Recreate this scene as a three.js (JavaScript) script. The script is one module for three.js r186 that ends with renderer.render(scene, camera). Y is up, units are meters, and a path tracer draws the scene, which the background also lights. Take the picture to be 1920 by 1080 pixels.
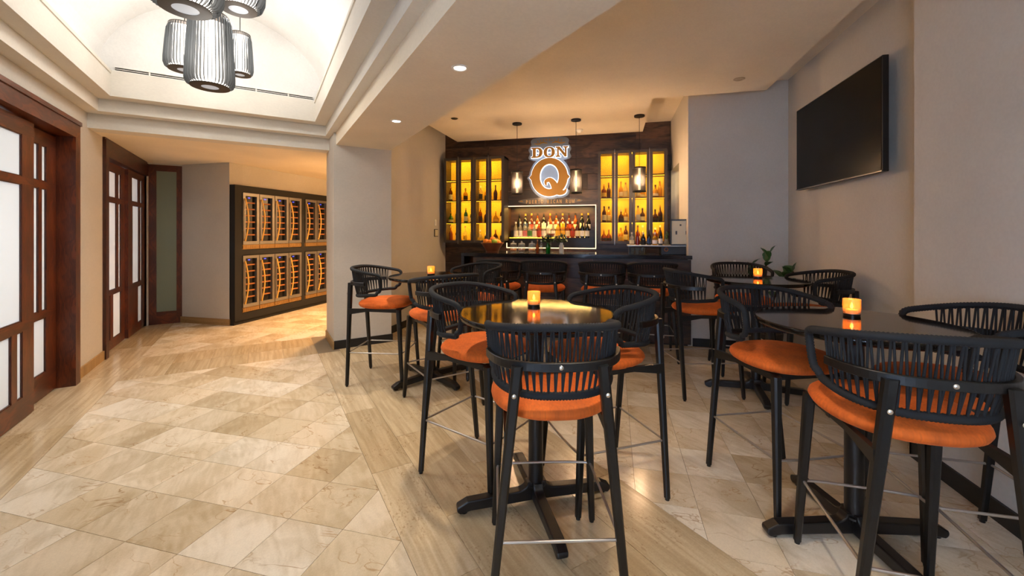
import * as THREE from 'three';
import { mergeGeometries } from 'three/addons/utils/BufferGeometryUtils.js';
import { RoundedBoxGeometry } from 'three/addons/geometries/RoundedBoxGeometry.js';
import { FontLoader } from 'three/addons/loaders/FontLoader.js';
import { TextGeometry } from 'three/addons/geometries/TextGeometry.js';
import { RectAreaLightUniformsLib } from 'three/addons/lights/RectAreaLightUniformsLib.js';

// ---------------------------------------------------------------- camera, sky, exposure, large lights
const scene = new THREE.Scene();
const F = 770, CY = 435, EYE = 1.41, YAW = Math.atan2(190, F);
const camera = new THREE.PerspectiveCamera(2 * Math.atan(540 / F) * 180 / Math.PI, 1920 / 1080, 0.05, 60);
camera.position.set(0, EYE, 0);
camera.rotation.y = YAW;
camera.setViewOffset(1920, 1080, 0, 540 - CY, 1920, 1080);     // lens shift: verticals stay vertical
const renderer = new THREE.WebGLRenderer({ antialias: true });
renderer.toneMapping = THREE.LinearToneMapping;
renderer.toneMappingExposure = 2.25;
renderer.shadowMap.enabled = true;
RectAreaLightUniformsLib.init();
scene.background = new THREE.Color(0.64, 0.86, 1.24);           // plain overcast daylight outside the window
scene.backgroundIntensity = 7.8;

const K2 = Math.SQRT1_2;
const EN = (e, n) => [(-e + n) * K2, (-e - n) * K2];            // corridor coordinates: e along it, n across to the right
const DEG = Math.PI / 180;
function rectLight(color, intensity, w, h, pos, target) {
  const l = new THREE.RectAreaLight(color, intensity, w, h);
  l.position.set(...pos); scene.add(l); l.lookAt(...target); return l;
}
function pointLight(color, intensity, pos, radius = 1) {
  const l = new THREE.PointLight(color, intensity, 0, 2);
  l.position.set(...pos); l.castShadow = true; l.shadow.radius = radius; scene.add(l); return l;
}
function spotLight(color, intensity, pos, target, angle, penumbra, radius = 1) {
  const l = new THREE.SpotLight(color, intensity, 0, angle, penumbra, 2);
  l.position.set(...pos); l.target.position.set(...target); l.castShadow = true; l.shadow.radius = radius;
  scene.add(l); scene.add(l.target); return l;
}
// cove light lying on top of the cornice under the vault, both long sides
{
  for (const n of [-1.345, 0.59]) {
    const [x, z] = EN(1.55, n);
    const l = rectLight('#ffffff', 0.7, 7.4, 0.05, [x, 3.0, z], [x, 5, z]);
    l.rotation.set(0, 0, 0); l.rotation.order = 'YXZ'; l.rotation.y = -Math.PI / 4; l.rotation.x = Math.PI / 2;
  }
}
// warm recessed light over the wine coolers
const WARM = '#ff9a3c';

// ---------------------------------------------------------------- helpers
let seed = 7;
const rnd = () => { seed = (seed * 1664525 + 1013904223) >>> 0; return seed / 4294967296; };
const rr = (a, b) => a + (b - a) * rnd();
const pick = (a) => a[Math.floor(rnd() * a.length) % a.length];
const taken = {};
function numbered(name) { const k = taken[name] = (taken[name] ?? -1) + 1; return k ? name + '_' + String(k).padStart(3, '0') : name; }
function clean(g) {
  const o = g.index ? g.toNonIndexed() : g;
  for (const k of Object.keys(o.attributes)) if (!['position', 'normal', 'uv'].includes(k)) o.deleteAttribute(k);
  if (!o.attributes.uv) o.setAttribute('uv', new THREE.BufferAttribute(new Float32Array(o.attributes.position.count * 2), 2));
  o.clearGroups?.();
  return o;
}
const merge = (gs) => { gs = [].concat(gs); return gs.length === 1 ? gs[0] : mergeGeometries(gs.map(clean)); };
function uvBox(g, grain = 'x', s = 1, ou = 0, ov = 0) {          // uv in metres by the way each face points, u along the grain
  const p = g.attributes.position, n = g.attributes.normal, uv = new Float32Array(p.count * 2);
  const gi = 'xyz'.indexOf(grain);
  for (let i = 0; i < p.count; i++) {
    const a = [Math.abs(n.getX(i)), Math.abs(n.getY(i)), Math.abs(n.getZ(i))], c = [p.getX(i), p.getY(i), p.getZ(i)];
    const m = a.indexOf(Math.max(...a)), rest = [0, 1, 2].filter((k) => k !== m);
    const u = rest.includes(gi) ? gi : rest[0], v = rest.find((k) => k !== u);
    uv[i * 2] = c[u] * s + ou; uv[i * 2 + 1] = c[v] * s + ov;
  }
  g.setAttribute('uv', new THREE.BufferAttribute(uv, 2));
  return g;
}
const B = (x0, x1, y0, y1, z0, z1) => new THREE.BoxGeometry(Math.abs(x1 - x0), Math.abs(y1 - y0), Math.abs(z1 - z0)).translate((x0 + x1) / 2, (y0 + y1) / 2, (z0 + z1) / 2);
const RB = (x0, x1, y0, y1, z0, z1, r = 0.004) => new RoundedBoxGeometry(Math.abs(x1 - x0), Math.abs(y1 - y0), Math.abs(z1 - z0), 1, r).translate((x0 + x1) / 2, (y0 + y1) / 2, (z0 + z1) / 2);
const CYL = (r0, r1, y0, y1, seg = 24, x = 0, z = 0) => new THREE.CylinderGeometry(r1, r0, y1 - y0, seg).translate(x, (y0 + y1) / 2, z);
const LATHE = (pts, seg = 20) => new THREE.LatheGeometry(pts.map(([r, y]) => new THREE.Vector2(r, y)), seg);
const V = (x, y, z) => new THREE.Vector3(x, y, z);
function bar(a, b, r0, r1 = r0, seg = 8) {                       // a round bar between two points
  const d = b.clone().sub(a), g = new THREE.CylinderGeometry(r1, r0, d.length(), seg);
  g.translate(0, d.length() / 2, 0);
  g.applyQuaternion(new THREE.Quaternion().setFromUnitVectors(V(0, 1, 0), d.normalize()));
  return g.translate(a.x, a.y, a.z);
}
function taperLeg(a, b, s0, s1) {                                // a squared leg with chamfered edges, s0 wide at a and s1 at b
  const sh = (s) => { const h = s / 2, c = s * 0.2; return [[-h, -h + c], [-h + c, -h], [h - c, -h], [h, -h + c], [h, h - c], [h - c, h], [-h + c, h], [-h, h - c]]; };
  const A = sh(s0), C = sh(s1), pos = [], push = (...v) => v.forEach((q) => pos.push(...q));
  const pa = A.map(([x, z]) => [a.x + x, a.y, a.z + z]), pb = C.map(([x, z]) => [b.x + x, b.y, b.z + z]);
  for (let i = 0; i < 8; i++) { const j = (i + 1) % 8; push(pa[i], pb[i], pb[j]); push(pa[i], pb[j], pa[j]); }
  for (let i = 1; i < 7; i++) { push(pb[0], pb[i + 1], pb[i]); push(pa[0], pa[i], pa[i + 1]); }
  const g = new THREE.BufferGeometry(); g.setAttribute('position', new THREE.Float32BufferAttribute(pos, 3)); g.computeVertexNormals();
  return uvBox(g, 'y');
}
function prism(poly, y0, y1) {                                   // vertical prism over an [x, z] polygon (any winding)
  const s = new THREE.Shape(poly.map(([x, z]) => new THREE.Vector2(x, -z)));
  const g = new THREE.ExtrudeGeometry(s, { depth: y1 - y0, bevelEnabled: false });
  return g.rotateX(-Math.PI / 2).translate(0, y0, 0);
}
function sweep(pts, radius, radial = 8, closed = false, ridges = 0) {   // tube along a smooth path; ridges: rope turns
  const c = new THREE.CatmullRomCurve3(pts, closed, 'centripetal');
  const n = ridges ? ridges * 2 : pts.length * 4, fr = c.computeFrenetFrames(n, closed), pos = [], nor = [], idx = [], uv = [];
  for (let i = 0; i <= n; i++) {
    const p = c.getPointAt(i / n), r = ridges ? radius * (i % 2 ? 1.05 : 0.87) : radius;
    for (let k = 0; k <= radial; k++) {
      const a = k / radial * Math.PI * 2, v = fr.normals[i].clone().multiplyScalar(Math.cos(a)).addScaledVector(fr.binormals[i], Math.sin(a));
      pos.push(p.x + v.x * r, p.y + v.y * r, p.z + v.z * r); nor.push(v.x, v.y, v.z); uv.push(i / n, k / radial);
      if (i < n && k < radial) { const q = i * (radial + 1) + k; idx.push(q, q + 1, q + radial + 1, q + 1, q + radial + 2, q + radial + 1); }
    }
  }
  const g = new THREE.BufferGeometry();
  g.setAttribute('position', new THREE.Float32BufferAttribute(pos, 3));
  g.setAttribute('uv', new THREE.Float32BufferAttribute(uv, 2)); g.setIndex(idx);
  if (ridges) g.computeVertexNormals(); else g.setAttribute('normal', new THREE.Float32BufferAttribute(nor, 3));
  return g;
}
function obj(name, geos, mat, parent = scene) {
  const m = new THREE.Mesh(merge(geos), mat);
  m.name = parent === scene ? numbered(name) : name; m.castShadow = m.receiveShadow = true; parent.add(m); return m;
}
function tag(o, label, category, group) { o.userData.label = label; o.userData.category = category; if (group) o.userData.group = group; return o; }
function thing(name, label, category, [x, y, z] = [0, 0, 0], turn = 0, group) {
  const o = new THREE.Group(); o.name = numbered(name); scene.add(o); o.position.set(x, y, z); o.rotation.y = turn;
  return tag(o, label, category, group);
}
function copyOf(root, [x, y, z], turn, label, group) {
  const r = root.clone(); r.name = numbered(root.name.replace(/_\d{3}$/, '')); scene.add(r); r.position.set(x, y, z); r.rotation.set(0, turn, 0);
  r.userData = { ...root.userData }; if (label) r.userData.label = label; if (group) r.userData.group = group; return r;
}
function struct(name, geos, mat, label, parent = scene) {
  const m = obj(name, geos, mat, parent); if (parent === scene) { m.userData.kind = 'structure'; if (label) m.userData.label = label; } return m;
}
function structGroup(name, label) { const g = new THREE.Group(); g.name = name; g.userData.kind = 'structure'; g.userData.label = label; scene.add(g); return g; }
const CORR = (g) => g.rotateY(Math.PI / 4);                      // corridor-local (n, y, -e) to world
const BEN = (e0, e1, n0, n1, y0, y1) => B(n0, n1, y0, y1, -e1, -e0);

// ---------------------------------------------------------------- textures
const perm = new Uint8Array(512); { for (let i = 0; i < 256; i++) perm[i] = i; for (let i = 255; i > 0; i--) { const j = Math.floor(rnd() * (i + 1)); [perm[i], perm[j]] = [perm[j], perm[i]]; } for (let i = 0; i < 256; i++) perm[256 + i] = perm[i]; }
function vnoise(x, y, px, py, s) {                               // value noise that repeats every px by py cells
  const x0 = Math.floor(x), y0 = Math.floor(y), fx = x - x0, fy = y - y0, u = fx * fx * (3 - 2 * fx), v = fy * fy * (3 - 2 * fy);
  const m = (a, p) => ((a % p) + p) % p, h = (i, j) => perm[(perm[(m(i, px) + s * 37) & 255] + m(j, py) * 7 + s) & 511] / 255;
  const a = h(x0, y0), b = h(x0 + 1, y0), c = h(x0, y0 + 1), d = h(x0 + 1, y0 + 1);
  return a + (b - a) * u + (c - a) * v + (a - b - c + d) * u * v;
}
function fbm(x, y, px, py, s, oct) { let f = 0, a = 0.5, t = 0; for (let i = 0; i < oct; i++) { f += a * vnoise(x, y, px, py, s + i * 3); t += a; a *= 0.5; x *= 2; y *= 2; px *= 2; py *= 2; } return f / t; }
function tex(w, h, fn, srgb = true) {
  const d = new Uint8Array(w * h * 4);
  for (let y = 0; y < h; y++) for (let x = 0; x < w; x++) { const c = fn(x / w, y / h), i = (y * w + x) * 4; for (let k = 0; k < 3; k++) d[i + k] = Math.max(0, Math.min(255, c[k])); d[i + 3] = 255; }
  const t = new THREE.DataTexture(d, w, h); t.wrapS = t.wrapT = THREE.RepeatWrapping; t.magFilter = THREE.LinearFilter; t.minFilter = THREE.LinearMipmapLinearFilter; t.generateMipmaps = true;
  if (srgb) t.colorSpace = THREE.SRGBColorSpace; t.needsUpdate = true; return t;
}
const mix = (a, b, t) => a.map((v, i) => v + (b[i] - v) * t);
const sstep = (a, b, x) => { x = Math.min(1, Math.max(0, (x - a) / (b - a))); return x * x * (3 - 2 * x); };
function marbleTex(s) {
  return tex(1024, 1024, (u, v) => {
    const wx = fbm(u * 4, v * 4, 4, 4, s, 3), wy = fbm(u * 4, v * 4, 4, 4, s + 11, 3);
    const cloud = fbm(u * 5 + wx * 1.5, v * 5 + wy * 1.5, 5, 5, s + 20, 4);
    const streak = fbm((u + v) * 8 + wx * 2, (v - u) * 44 + wy * 4, 8, 44, s + 31, 2);
    let c = mix([206, 190, 163], [232, 220, 199], sstep(0.28, 0.72, cloud * 0.7 + streak * 0.3));
    const r1 = Math.abs(fbm(u * 4 + wy * 1.2, v * 11 + wx * 1.6, 4, 11, s + 41, 5) - 0.5), m1 = sstep(0.5, 0.66, fbm(u * 5, v * 5, 5, 5, s + 50, 2));
    c = mix(c, [150, 116, 80], (1 - sstep(0.0, 0.012, r1)) * m1 * 0.55);
    const r2 = Math.abs(fbm(u * 8 + wx * 1.4, v * 18 + wy * 2, 8, 18, s + 61, 4) - 0.5), m2 = sstep(0.5, 0.7, fbm(u * 4, v * 4, 4, 4, s + 70, 2));
    c = mix(c, [178, 145, 108], (1 - sstep(0.0, 0.02, r2)) * m2 * 0.6);
    const g = (vnoise(u * 300, v * 300, 300, 300, s + 81) - 0.5) * 9;
    return [c[0] + g, c[1] + g, c[2] + g];
  });
}
function travertineTex(s) {
  return tex(1024, 1024, (u, v) => {
    const w = fbm(u * 3, v * 6, 3, 6, s, 3);
    const st = fbm(u * 4 + w, v * 90 + w * 1.6, 4, 90, s + 9, 3), bands = fbm(u * 2 + w * 0.3, v * 14 + w * 0.8, 2, 14, s + 15, 3);
    let c = mix([186, 168, 138], [213, 197, 169], sstep(0.22, 0.78, st * 0.6 + bands * 0.4));
    const pit = vnoise(u * 90, v * 240, 90, 240, s + 23), m = sstep(0.46, 0.68, fbm(u * 6, v * 12, 6, 12, s + 30, 3));
    c = mix(c, [128, 98, 66], sstep(0.72, 0.9, pit) * m * 0.34);
    const g = (vnoise(u * 256, v * 256, 256, 256, s + 37) - 0.5) * 10;
    return [c[0] + g, c[1] + g, c[2] + g];
  });
}
function woodTex(s, a, b, freq, dark) {
  return tex(512, 512, (u, v) => {
    const w = fbm(u * 2, v * 5, 2, 5, s, 3), ring = fbm(u * 2 + w * 0.4, v * freq + w * 6, 2, freq, s + 5, 3), fine = vnoise(u * 16, v * 170, 16, 170, s + 9);
    let c = mix(a, b, sstep(0.3, 0.72, ring * 0.8 + fine * 0.2));
    return mix(c, dark, sstep(0.72, 0.95, vnoise(u * 10, v * 120, 10, 120, s + 13)) * 0.35);
  });
}
const marbleA = marbleTex(3), marbleB = marbleTex(57), travA = travertineTex(5);
const mahogany = woodTex(2, [86, 42, 19], [136, 76, 38], 16, [52, 22, 10]);
const walnut = woodTex(19, [44, 31, 25], [98, 73, 57], 12, [24, 16, 13]);
const plaster = tex(512, 512, (u, v) => { const f = 244 + (fbm(u * 6, v * 6, 6, 6, 4, 4) - 0.5) * 14 + (vnoise(u * 200, v * 200, 200, 200, 8) - 0.5) * 6; return [f, f, f]; });
const weave = tex(256, 256, (u, v) => { const f = 128 + 60 * Math.sin(u * Math.PI * 128) * Math.sin(v * Math.PI * 128) + (vnoise(u * 64, v * 64, 64, 64, 3) - 0.5) * 120; return [f, f, f]; }, false);
const suede = tex(256, 256, (u, v) => { const f = 226 + (fbm(u * 5, v * 5, 5, 5, 6, 4) - 0.5) * 60 + (vnoise(u * 90, v * 90, 90, 90, 7) - 0.5) * 26; return [f, f, f]; });
const brushed = tex(256, 256, (u, v) => { const f = 128 + (vnoise(u * 4, v * 128, 4, 128, 3) - 0.5) * 120; return [f, f, f]; }, false);
const meshAlpha = tex(256, 256, (u, v) => {                      // expanded-metal lattice, 16 x 8 diamonds
  const a = Math.abs((((u * 12 + v * 16) % 1) + 1) % 1 - 0.5), b = Math.abs((((u * 12 - v * 16) % 1) + 1) % 1 - 0.5), f = Math.min(a, b) < 0.12 ? 255 : 0; return [f, f, f];
}, false);

// ---------------------------------------------------------------- materials
const S = (color, roughness = 0.8, o = {}) => new THREE.MeshStandardMaterial({ color, roughness, ...o });
const P = (color, roughness, o = {}) => new THREE.MeshPhysicalMaterial({ color, roughness, ...o });
const M = {
  wall: S('#d3ccc0', 0.85, { map: plaster }), ceil: S('#f6e8d0', 0.9, { map: plaster }), cornice: S('#e4ded2', 0.85, { map: plaster }), vault: S('#f2f0ec', 0.9, { map: plaster }),
  mahogany: P('#d4b08c', 0.38, { map: mahogany, clearcoat: 0.3, clearcoatRoughness: 0.3 }), mahoganyDark: P('#9a7458', 0.42, { map: mahogany, clearcoat: 0.25, clearcoatRoughness: 0.35 }),
  frosted: P('#f2f4f4', 1, { transmission: 0.62, thickness: 0 }), greenGlass: P('#7f8a78', 0.55, {}),
  travertine: S('#ece2d2', 0.2, { map: travA }), grout: S('#7a6a54', 0.9), beigeBase: S('#d2b78c', 0.5, { map: travA }), blackBase: S('#171616', 0.5),
  walnutA: P('#e6dbd0', 0.42, { map: walnut }), walnutB: P('#c4b8ac', 0.42, { map: walnut }), walnutC: P('#f6eadd', 0.42, { map: walnut }), darkWood: P('#4b4038', 0.4, { map: walnut }),
  cabinet: S('#3a332e', 0.45), blackFrame: S('#100c09', 0.7), counterTop: P('#17161a', 0.12, {}), black: S('#0c0c0d', 0.45),
  legWood: P('#0b0b0b', 0.4, { bumpMap: brushed, bumpScale: 0.0003 }), rope: S('#15171a', 0.85), orange: P('#ea6c1a', 0.85, { map: suede, bumpMap: weave, bumpScale: 0.0006, sheen: 0.35, sheenColor: new THREE.Color('#ff9a50'), sheenRoughness: 0.5 }),
  chrome: S('#b4ada4', 0.32, { metalness: 0.8 }), bolt: S('#d8d4ce', 0.3, { metalness: 1 }), steel: S('#94908c', 0.34, { metalness: 0.85 }), gold: S('#a87c30', 0.45, { metalness: 0.35 }), brassHandle: S('#e6b257', 0.35, { metalness: 0.25 }),
  tableTop: P('#15110e', 0.075, { specularIntensity: 0.6 }), castIron: P('#101012', 0.35, {}),
  fin: S('#43474a', 0.5), finRim: S('#4a423b', 0.6), diffuser: S('#ffffff', 0.6, { emissive: '#fff4e6', emissiveIntensity: 1.6 }), diffuserWarm: S('#fff2dd', 0.6, { emissive: '#ffcf98', emissiveIntensity: 1.0 }), lensDisc: S('#b4bcc4', 0.5, { emissive: '#eef4ff', emissiveIntensity: 0.14 }),
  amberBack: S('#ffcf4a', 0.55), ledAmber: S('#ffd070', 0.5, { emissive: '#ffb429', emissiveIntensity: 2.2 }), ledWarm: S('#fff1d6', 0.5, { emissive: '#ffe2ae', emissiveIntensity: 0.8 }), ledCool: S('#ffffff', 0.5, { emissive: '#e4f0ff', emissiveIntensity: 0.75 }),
  lattice: S('#2c1f0a', 0.45, { metalness: 0.5, alphaMap: meshAlpha, alphaTest: 0.5, side: THREE.DoubleSide }), pane: P('#ffffff', 0.03, { transmission: 0.95, thickness: 0 }),
  tvScreen: P('#040405', 0.25, { specularIntensity: 0.25 }), tvBezel: S('#060606', 0.5), candleGlass: P('#ffe0a8', 0.12, { transmission: 0.75, thickness: 0, side: THREE.DoubleSide }), candleBase: S('#1a0f06', 0.3), wax: S('#ffd9a0', 0.6, { emissive: '#ffa040', emissiveIntensity: 0.18 }), flame: S('#ffe6b0', 0.5, { emissive: '#ffcf70', emissiveIntensity: 7 }),
  leaf: S('#2e5a24', 0.45, { side: THREE.DoubleSide }), stem: S('#3b2c1c', 0.8), pot: S('#4b4640', 0.7), clay: P('#7a3f22', 0.4), orangeFruit: S('#ee8a14', 0.55), lime: S('#8fae24', 0.5), lemon: S('#eec22c', 0.5),
  letterTan: S('#d0aa6e', 0.5), cream: S('#d9cfae', 0.6), white: S('#efece6', 0.5), paper: S('#e9dfc2', 0.7), silverPlate: S('#7d8894', 0.35, { metalness: 0.5 }), copper: S('#b8683a', 0.3, { metalness: 1 }),
  glassClear: P('#f2f6f4', 0.04, { transmission: 0.9, thickness: 0 }), coolerGlass: P('#15100c', 0.06, {}), shelfWood: S('#a0602a', 0.5), display: S('#0b0b10', 0.2, { emissive: '#5a62ff', emissiveIntensity: 0.6 }), grille: S('#b99460', 0.42, { metalness: 0.75 }),
  trimWhite: S('#ece8e0', 0.5), trimLens: S('#ffffff', 0.5, { emissive: '#fff6ea', emissiveIntensity: 4 }), dullLens: S('#bba88c', 0.6),
};

// ================================================================ SETTING: floor
const floor = structGroup('floor', 'cream marble tile floor with travertine borders');
obj('grout_bed', prism([[-8.5, -9.2], [2.4, -9.2], [2.4, 3.4], [-8.5, 3.4]], -0.12, -0.0025), M.grout, floor);
const tints = ['#ffffff', '#f5efe6', '#ece4d6', '#fffaf3', '#f7f1e7', '#e8e0d2', '#ded4c2'];
const marbles = tints.flatMap((t) => [marbleA, marbleB].map((m) => S(t, 0.17, { map: m })));
const travs = ['#fff9f0', '#f0e8da', '#e6dccb', '#f6ecdc'].map((t) => S(t, 0.2, { map: travA }));
function clip(poly, a, b, c) {                                   // keep a*x + b*z <= c
  const out = [];
  for (let i = 0; i < poly.length; i++) {
    const p = poly[i], q = poly[(i + 1) % poly.length], dp = a * p[0] + b * p[1] - c, dq = a * q[0] + b * q[1] - c;
    if (dp <= 0) out.push(p);
    if ((dp < 0 && dq > 0) || (dp > 0 && dq < 0)) { const t = dp / (dp - dq); out.push([p[0] + (q[0] - p[0]) * t, p[1] + (q[1] - p[1]) * t]); }
  }
  return out;
}
const area = (p) => Math.abs(p.reduce((s, a, i) => { const b = p[(i + 1) % p.length]; return s + a[0] * b[1] - b[0] * a[1]; }, 0) / 2);
function slab(poly, mat, turn, name) {                           // a floor slab: flat top, sides down to the grout bed, uv in metres with its own offset
  const n = poly.length, pos = [], nor = [], uv = [], ou = rnd(), ov = rnd(), c = Math.cos(turn), s = Math.sin(turn), sc = 1 / 1.22;
  let sgn = 0; for (let i = 0; i < n; i++) { const a = poly[i], b = poly[(i + 1) % n]; sgn += a[0] * b[1] - b[0] * a[1]; }
  const q = sgn > 0 ? poly.slice().reverse() : poly;
  const put = (p, y, nx, ny, nz) => { pos.push(p[0], y, p[1]); nor.push(nx, ny, nz); uv.push((p[0] * c - p[1] * s) * sc + ou, (p[0] * s + p[1] * c) * sc + ov); };
  for (let i = 1; i < n - 1; i++) for (const k of [0, i, i + 1]) put(q[k], 0, 0, 1, 0);
  for (let i = 0; i < n; i++) {
    const a = q[i], b = q[(i + 1) % n], l = Math.hypot(b[0] - a[0], b[1] - a[1]) || 1, nx = -(b[1] - a[1]) / l, nz = (b[0] - a[0]) / l;
    for (const [p, y] of [[a, 0], [a, -0.006], [b, -0.006], [a, 0], [b, -0.006], [b, 0]]) put(p, y, nx, 0, nz);
  }
  const g = new THREE.BufferGeometry();
  g.setAttribute('position', new THREE.Float32BufferAttribute(pos, 3)); g.setAttribute('normal', new THREE.Float32BufferAttribute(nor, 3)); g.setAttribute('uv', new THREE.Float32BufferAttribute(uv, 2));
  return name ? obj(name, g, mat, floor) : g;
}
const T = 0.3045, GAP = 0.0011, tiles = [];
function tileField(x0, z0, planes, box) {                        // square tiles in line with the bar, cut along the borders
  for (let i = Math.floor((box[0] - x0) / T); x0 + i * T < box[1]; i++) for (let j = Math.floor((box[2] - z0) / T); z0 + j * T < box[3]; j++) {
    const x = x0 + i * T, z = z0 + j * T;
    let p = [[x + GAP, z + GAP], [x + T - GAP, z + GAP], [x + T - GAP, z + T - GAP], [x + GAP, z + T - GAP]];
    for (const [a, b, c] of planes) { p = clip(p, a, b, c); if (p.length < 3) break; }
    if (p.length < 3 || area(p) < 0.0006) continue;
    const r = rnd(), m = r < 0.26 ? 0 : r < 0.46 ? 1 : r < 0.62 ? 2 : r < 0.76 ? 3 : r < 0.9 ? 4 : r < 0.97 ? 5 : 6;
    const cx = p.reduce((q, v) => q + v[0], 0) / p.length, cz = p.reduce((q, v) => q + v[1], 0) / p.length, dep = -cx * Math.sin(YAW) - cz * Math.cos(YAW), sx = (cx * Math.cos(YAW) - cz * Math.sin(YAW)) / dep;
    const seen = dep > 0.9 && Math.abs(sx) < 1.32 && !(cz < -5.43 && cx > -2.0), big = seen ? area(p) / dep ** 3 : 0;
    tiles.push([big, p, marbles[m * 2 + (rnd() < 0.5 ? 0 : 1)], pick([0, Math.PI])]);
  }
}
const nMax = (n) => [K2, -K2, n], nMin = (n) => [-K2, K2, -n], eMax = (e) => [-K2, -K2, e], eMin = (e) => [K2, K2, -e];
const N0 = -1.187, N1 = 0.538, N2 = 1.735, E1 = 5.24, E2 = 6.08;
tileField(-2.158, -1.3935, [nMin(N0 + GAP), nMax(N1 - GAP), eMin(-0.3), eMax(E1 - GAP)], [-5.2, 1.4, -5, 2]);
tileField(-2.158, -1.3935, [nMin(N0 + GAP), eMin(E2 + GAP), [1, 0, -3.6], nMax(2.2)], [-7.6, -3.5, -7.8, -2.5]);
tileField(0.42, -2.561, [nMin(N2 + GAP), eMin(-0.6)], [-3.0, 1.95, -7.0, -0.9]);
tiles.sort((a, b) => b[0] - a[0]);                               // the 300 tiles that show largest are parts, the rest one part
tiles.slice(0, 300).forEach(([, p, m, t]) => slab(p, m, t, 'marble_tile'));
obj('small_marble_tiles', tiles.slice(300).map(([, p, m, t]) => slab(p, m, t)), marbles[4], floor).userData.kind = 'stuff';
function slabRow(e0, e1, n0, n1, len, off, mats) {               // travertine slabs laid along the corridor
  for (let e = e0 - off; e < e1; e += len) {
    const a = Math.max(e0, e) + GAP, b = Math.min(e1, e + len) - GAP; if (b - a < 0.02) continue;
    slab([EN(a, n0 + GAP), EN(b, n0 + GAP), EN(b, n1 - GAP), EN(a, n1 - GAP)], pick(mats), -Math.PI / 4, 'travertine_slab');
  }
}
slabRow(-0.3, 9.0, -1.70, N0, 1.22, 0.35, travs);
slabRow(-0.3, E1, N1, 0.775, 0.92, 0.91, travs);
slabRow(-0.3, 5.9, 0.775, 1.095, 0.92, 0.55, travs); slabRow(-0.3, 5.9, 1.095, 1.415, 0.92, 0.2, travs); slabRow(-0.3, 6.4, 1.415, N2, 0.92, 0.7, travs);
for (let n = N0, k = 0; n < N1 - 0.01; n += 0.345, k++) for (const [a, b] of [[E1, E1 + 0.42], [E1 + 0.42, E2]])
  slab([EN(a + GAP, n + GAP), EN(b - GAP, n + GAP), EN(b - GAP, n + 0.345 - GAP), EN(a + GAP, n + 0.345 - GAP)], pick(travs), -Math.PI / 4, 'travertine_slab');

// ================================================================ SETTING: walls
const WT = 0.2;
struct('wall_left', [
  BEN(-2.5, -1.95, -1.52 - WT, -1.52, 0, 3.05), BEN(-0.35, 3.42, -1.52 - WT, -1.52, 0, 3.05), BEN(-1.95, -0.35, -1.52 - WT, -1.52, 0, 0.6), BEN(-1.95, -0.35, -1.52 - WT, -1.52, 2.3, 3.05), BEN(5.34, 6.22, -1.52 - WT, -1.52, 0, 3.05), BEN(3.42, 5.34, -1.52 - WT, -1.52, 2.44, 3.05), BEN(6.22, 8.3, -1.52 - WT, -1.52, 2.44, 3.05),
].map((g) => uvBox(CORR(g), 'x', 0.5)), M.wall, 'grey plaster wall with two wooden doorways');
struct('wall_recess', [BEN(8.2, 8.4, -1.9, -1.0, 0, 2.6), BEN(8.12, 8.2, -1.9, -1.491, 0, 2.6), BEN(8.15, 8.2, -1.5, -1.0, 2.437, 2.47)].map((g) => uvBox(CORR(g), 'x', 0.5)), M.wall, 'wall behind the tall frosted panel');
struct('baseboard_left', uvBox(CORR(BEN(5.35, 6.21, -1.52, -1.503, 0, 0.1)), 'x', 0.8), M.beigeBase, 'beige stone baseboard between the doorways');
struct('wall_far', [B(-6.75, -5.62, 0, 2.6, -5.22, -4.99)].map((g) => uvBox(g, 'x', 0.5)), M.wall, 'grey wall beside the frosted panel');
struct('baseboard_far', [B(-6.6, -5.605, 0, 0.095, -4.99, -4.975), B(-5.62, -5.605, 0, 0.095, -5.03, -4.99)].map((g) => uvBox(g, 'x', 0.8)), M.beigeBase, 'beige stone baseboard of the far grey wall');
struct('wall_cooler', uvBox(B(-5.82, -5.62, 0, 2.6, -9.2, -5.22), 'z', 0.5), M.wall, 'wall behind the wine coolers');
struct('wall_end', uvBox(B(-5.82, -3.6, 0, 2.6, -9.4, -9.2), 'x', 0.5), M.wall, 'end wall of the cooler passage');
{
  const L = EN(5.33, 0.72), R = EN(5.33, 1.405), C = EN(6.0, 0.72);
  struct('wall_pillar', [uvBox(prism([L, R, [-3.0, R[1] - (R[0] + 3.0)], [-3.0, -7.3], [C[0], -7.3], C], 0, 3.25), 'x', 0.5), uvBox(B(-3.74, -3.6, 0, 2.6, -9.3, -7.3), 'z', 0.5)], M.wall, 'grey pillar and side wall between corridor and bar');
  struct('baseboard_pillar', uvBox(CORR(BEN(5.315, 6.0, 0.705, 0.72, 0, 0.1)), 'z', 0.8), M.beigeBase, 'beige stone baseboard on corridor side of the pillar');
  const q = R[1] - (R[0] + 3.0);
  struct('baseboard_bar', [CORR(BEN(5.315, 5.33, 0.72, 1.42, 0, 0.1)), B(-3.0, -2.985, 0, 0.1, -7.0, q - 0.02)], M.blackBase, 'black baseboard on the bar side of the pillar');
}
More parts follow.
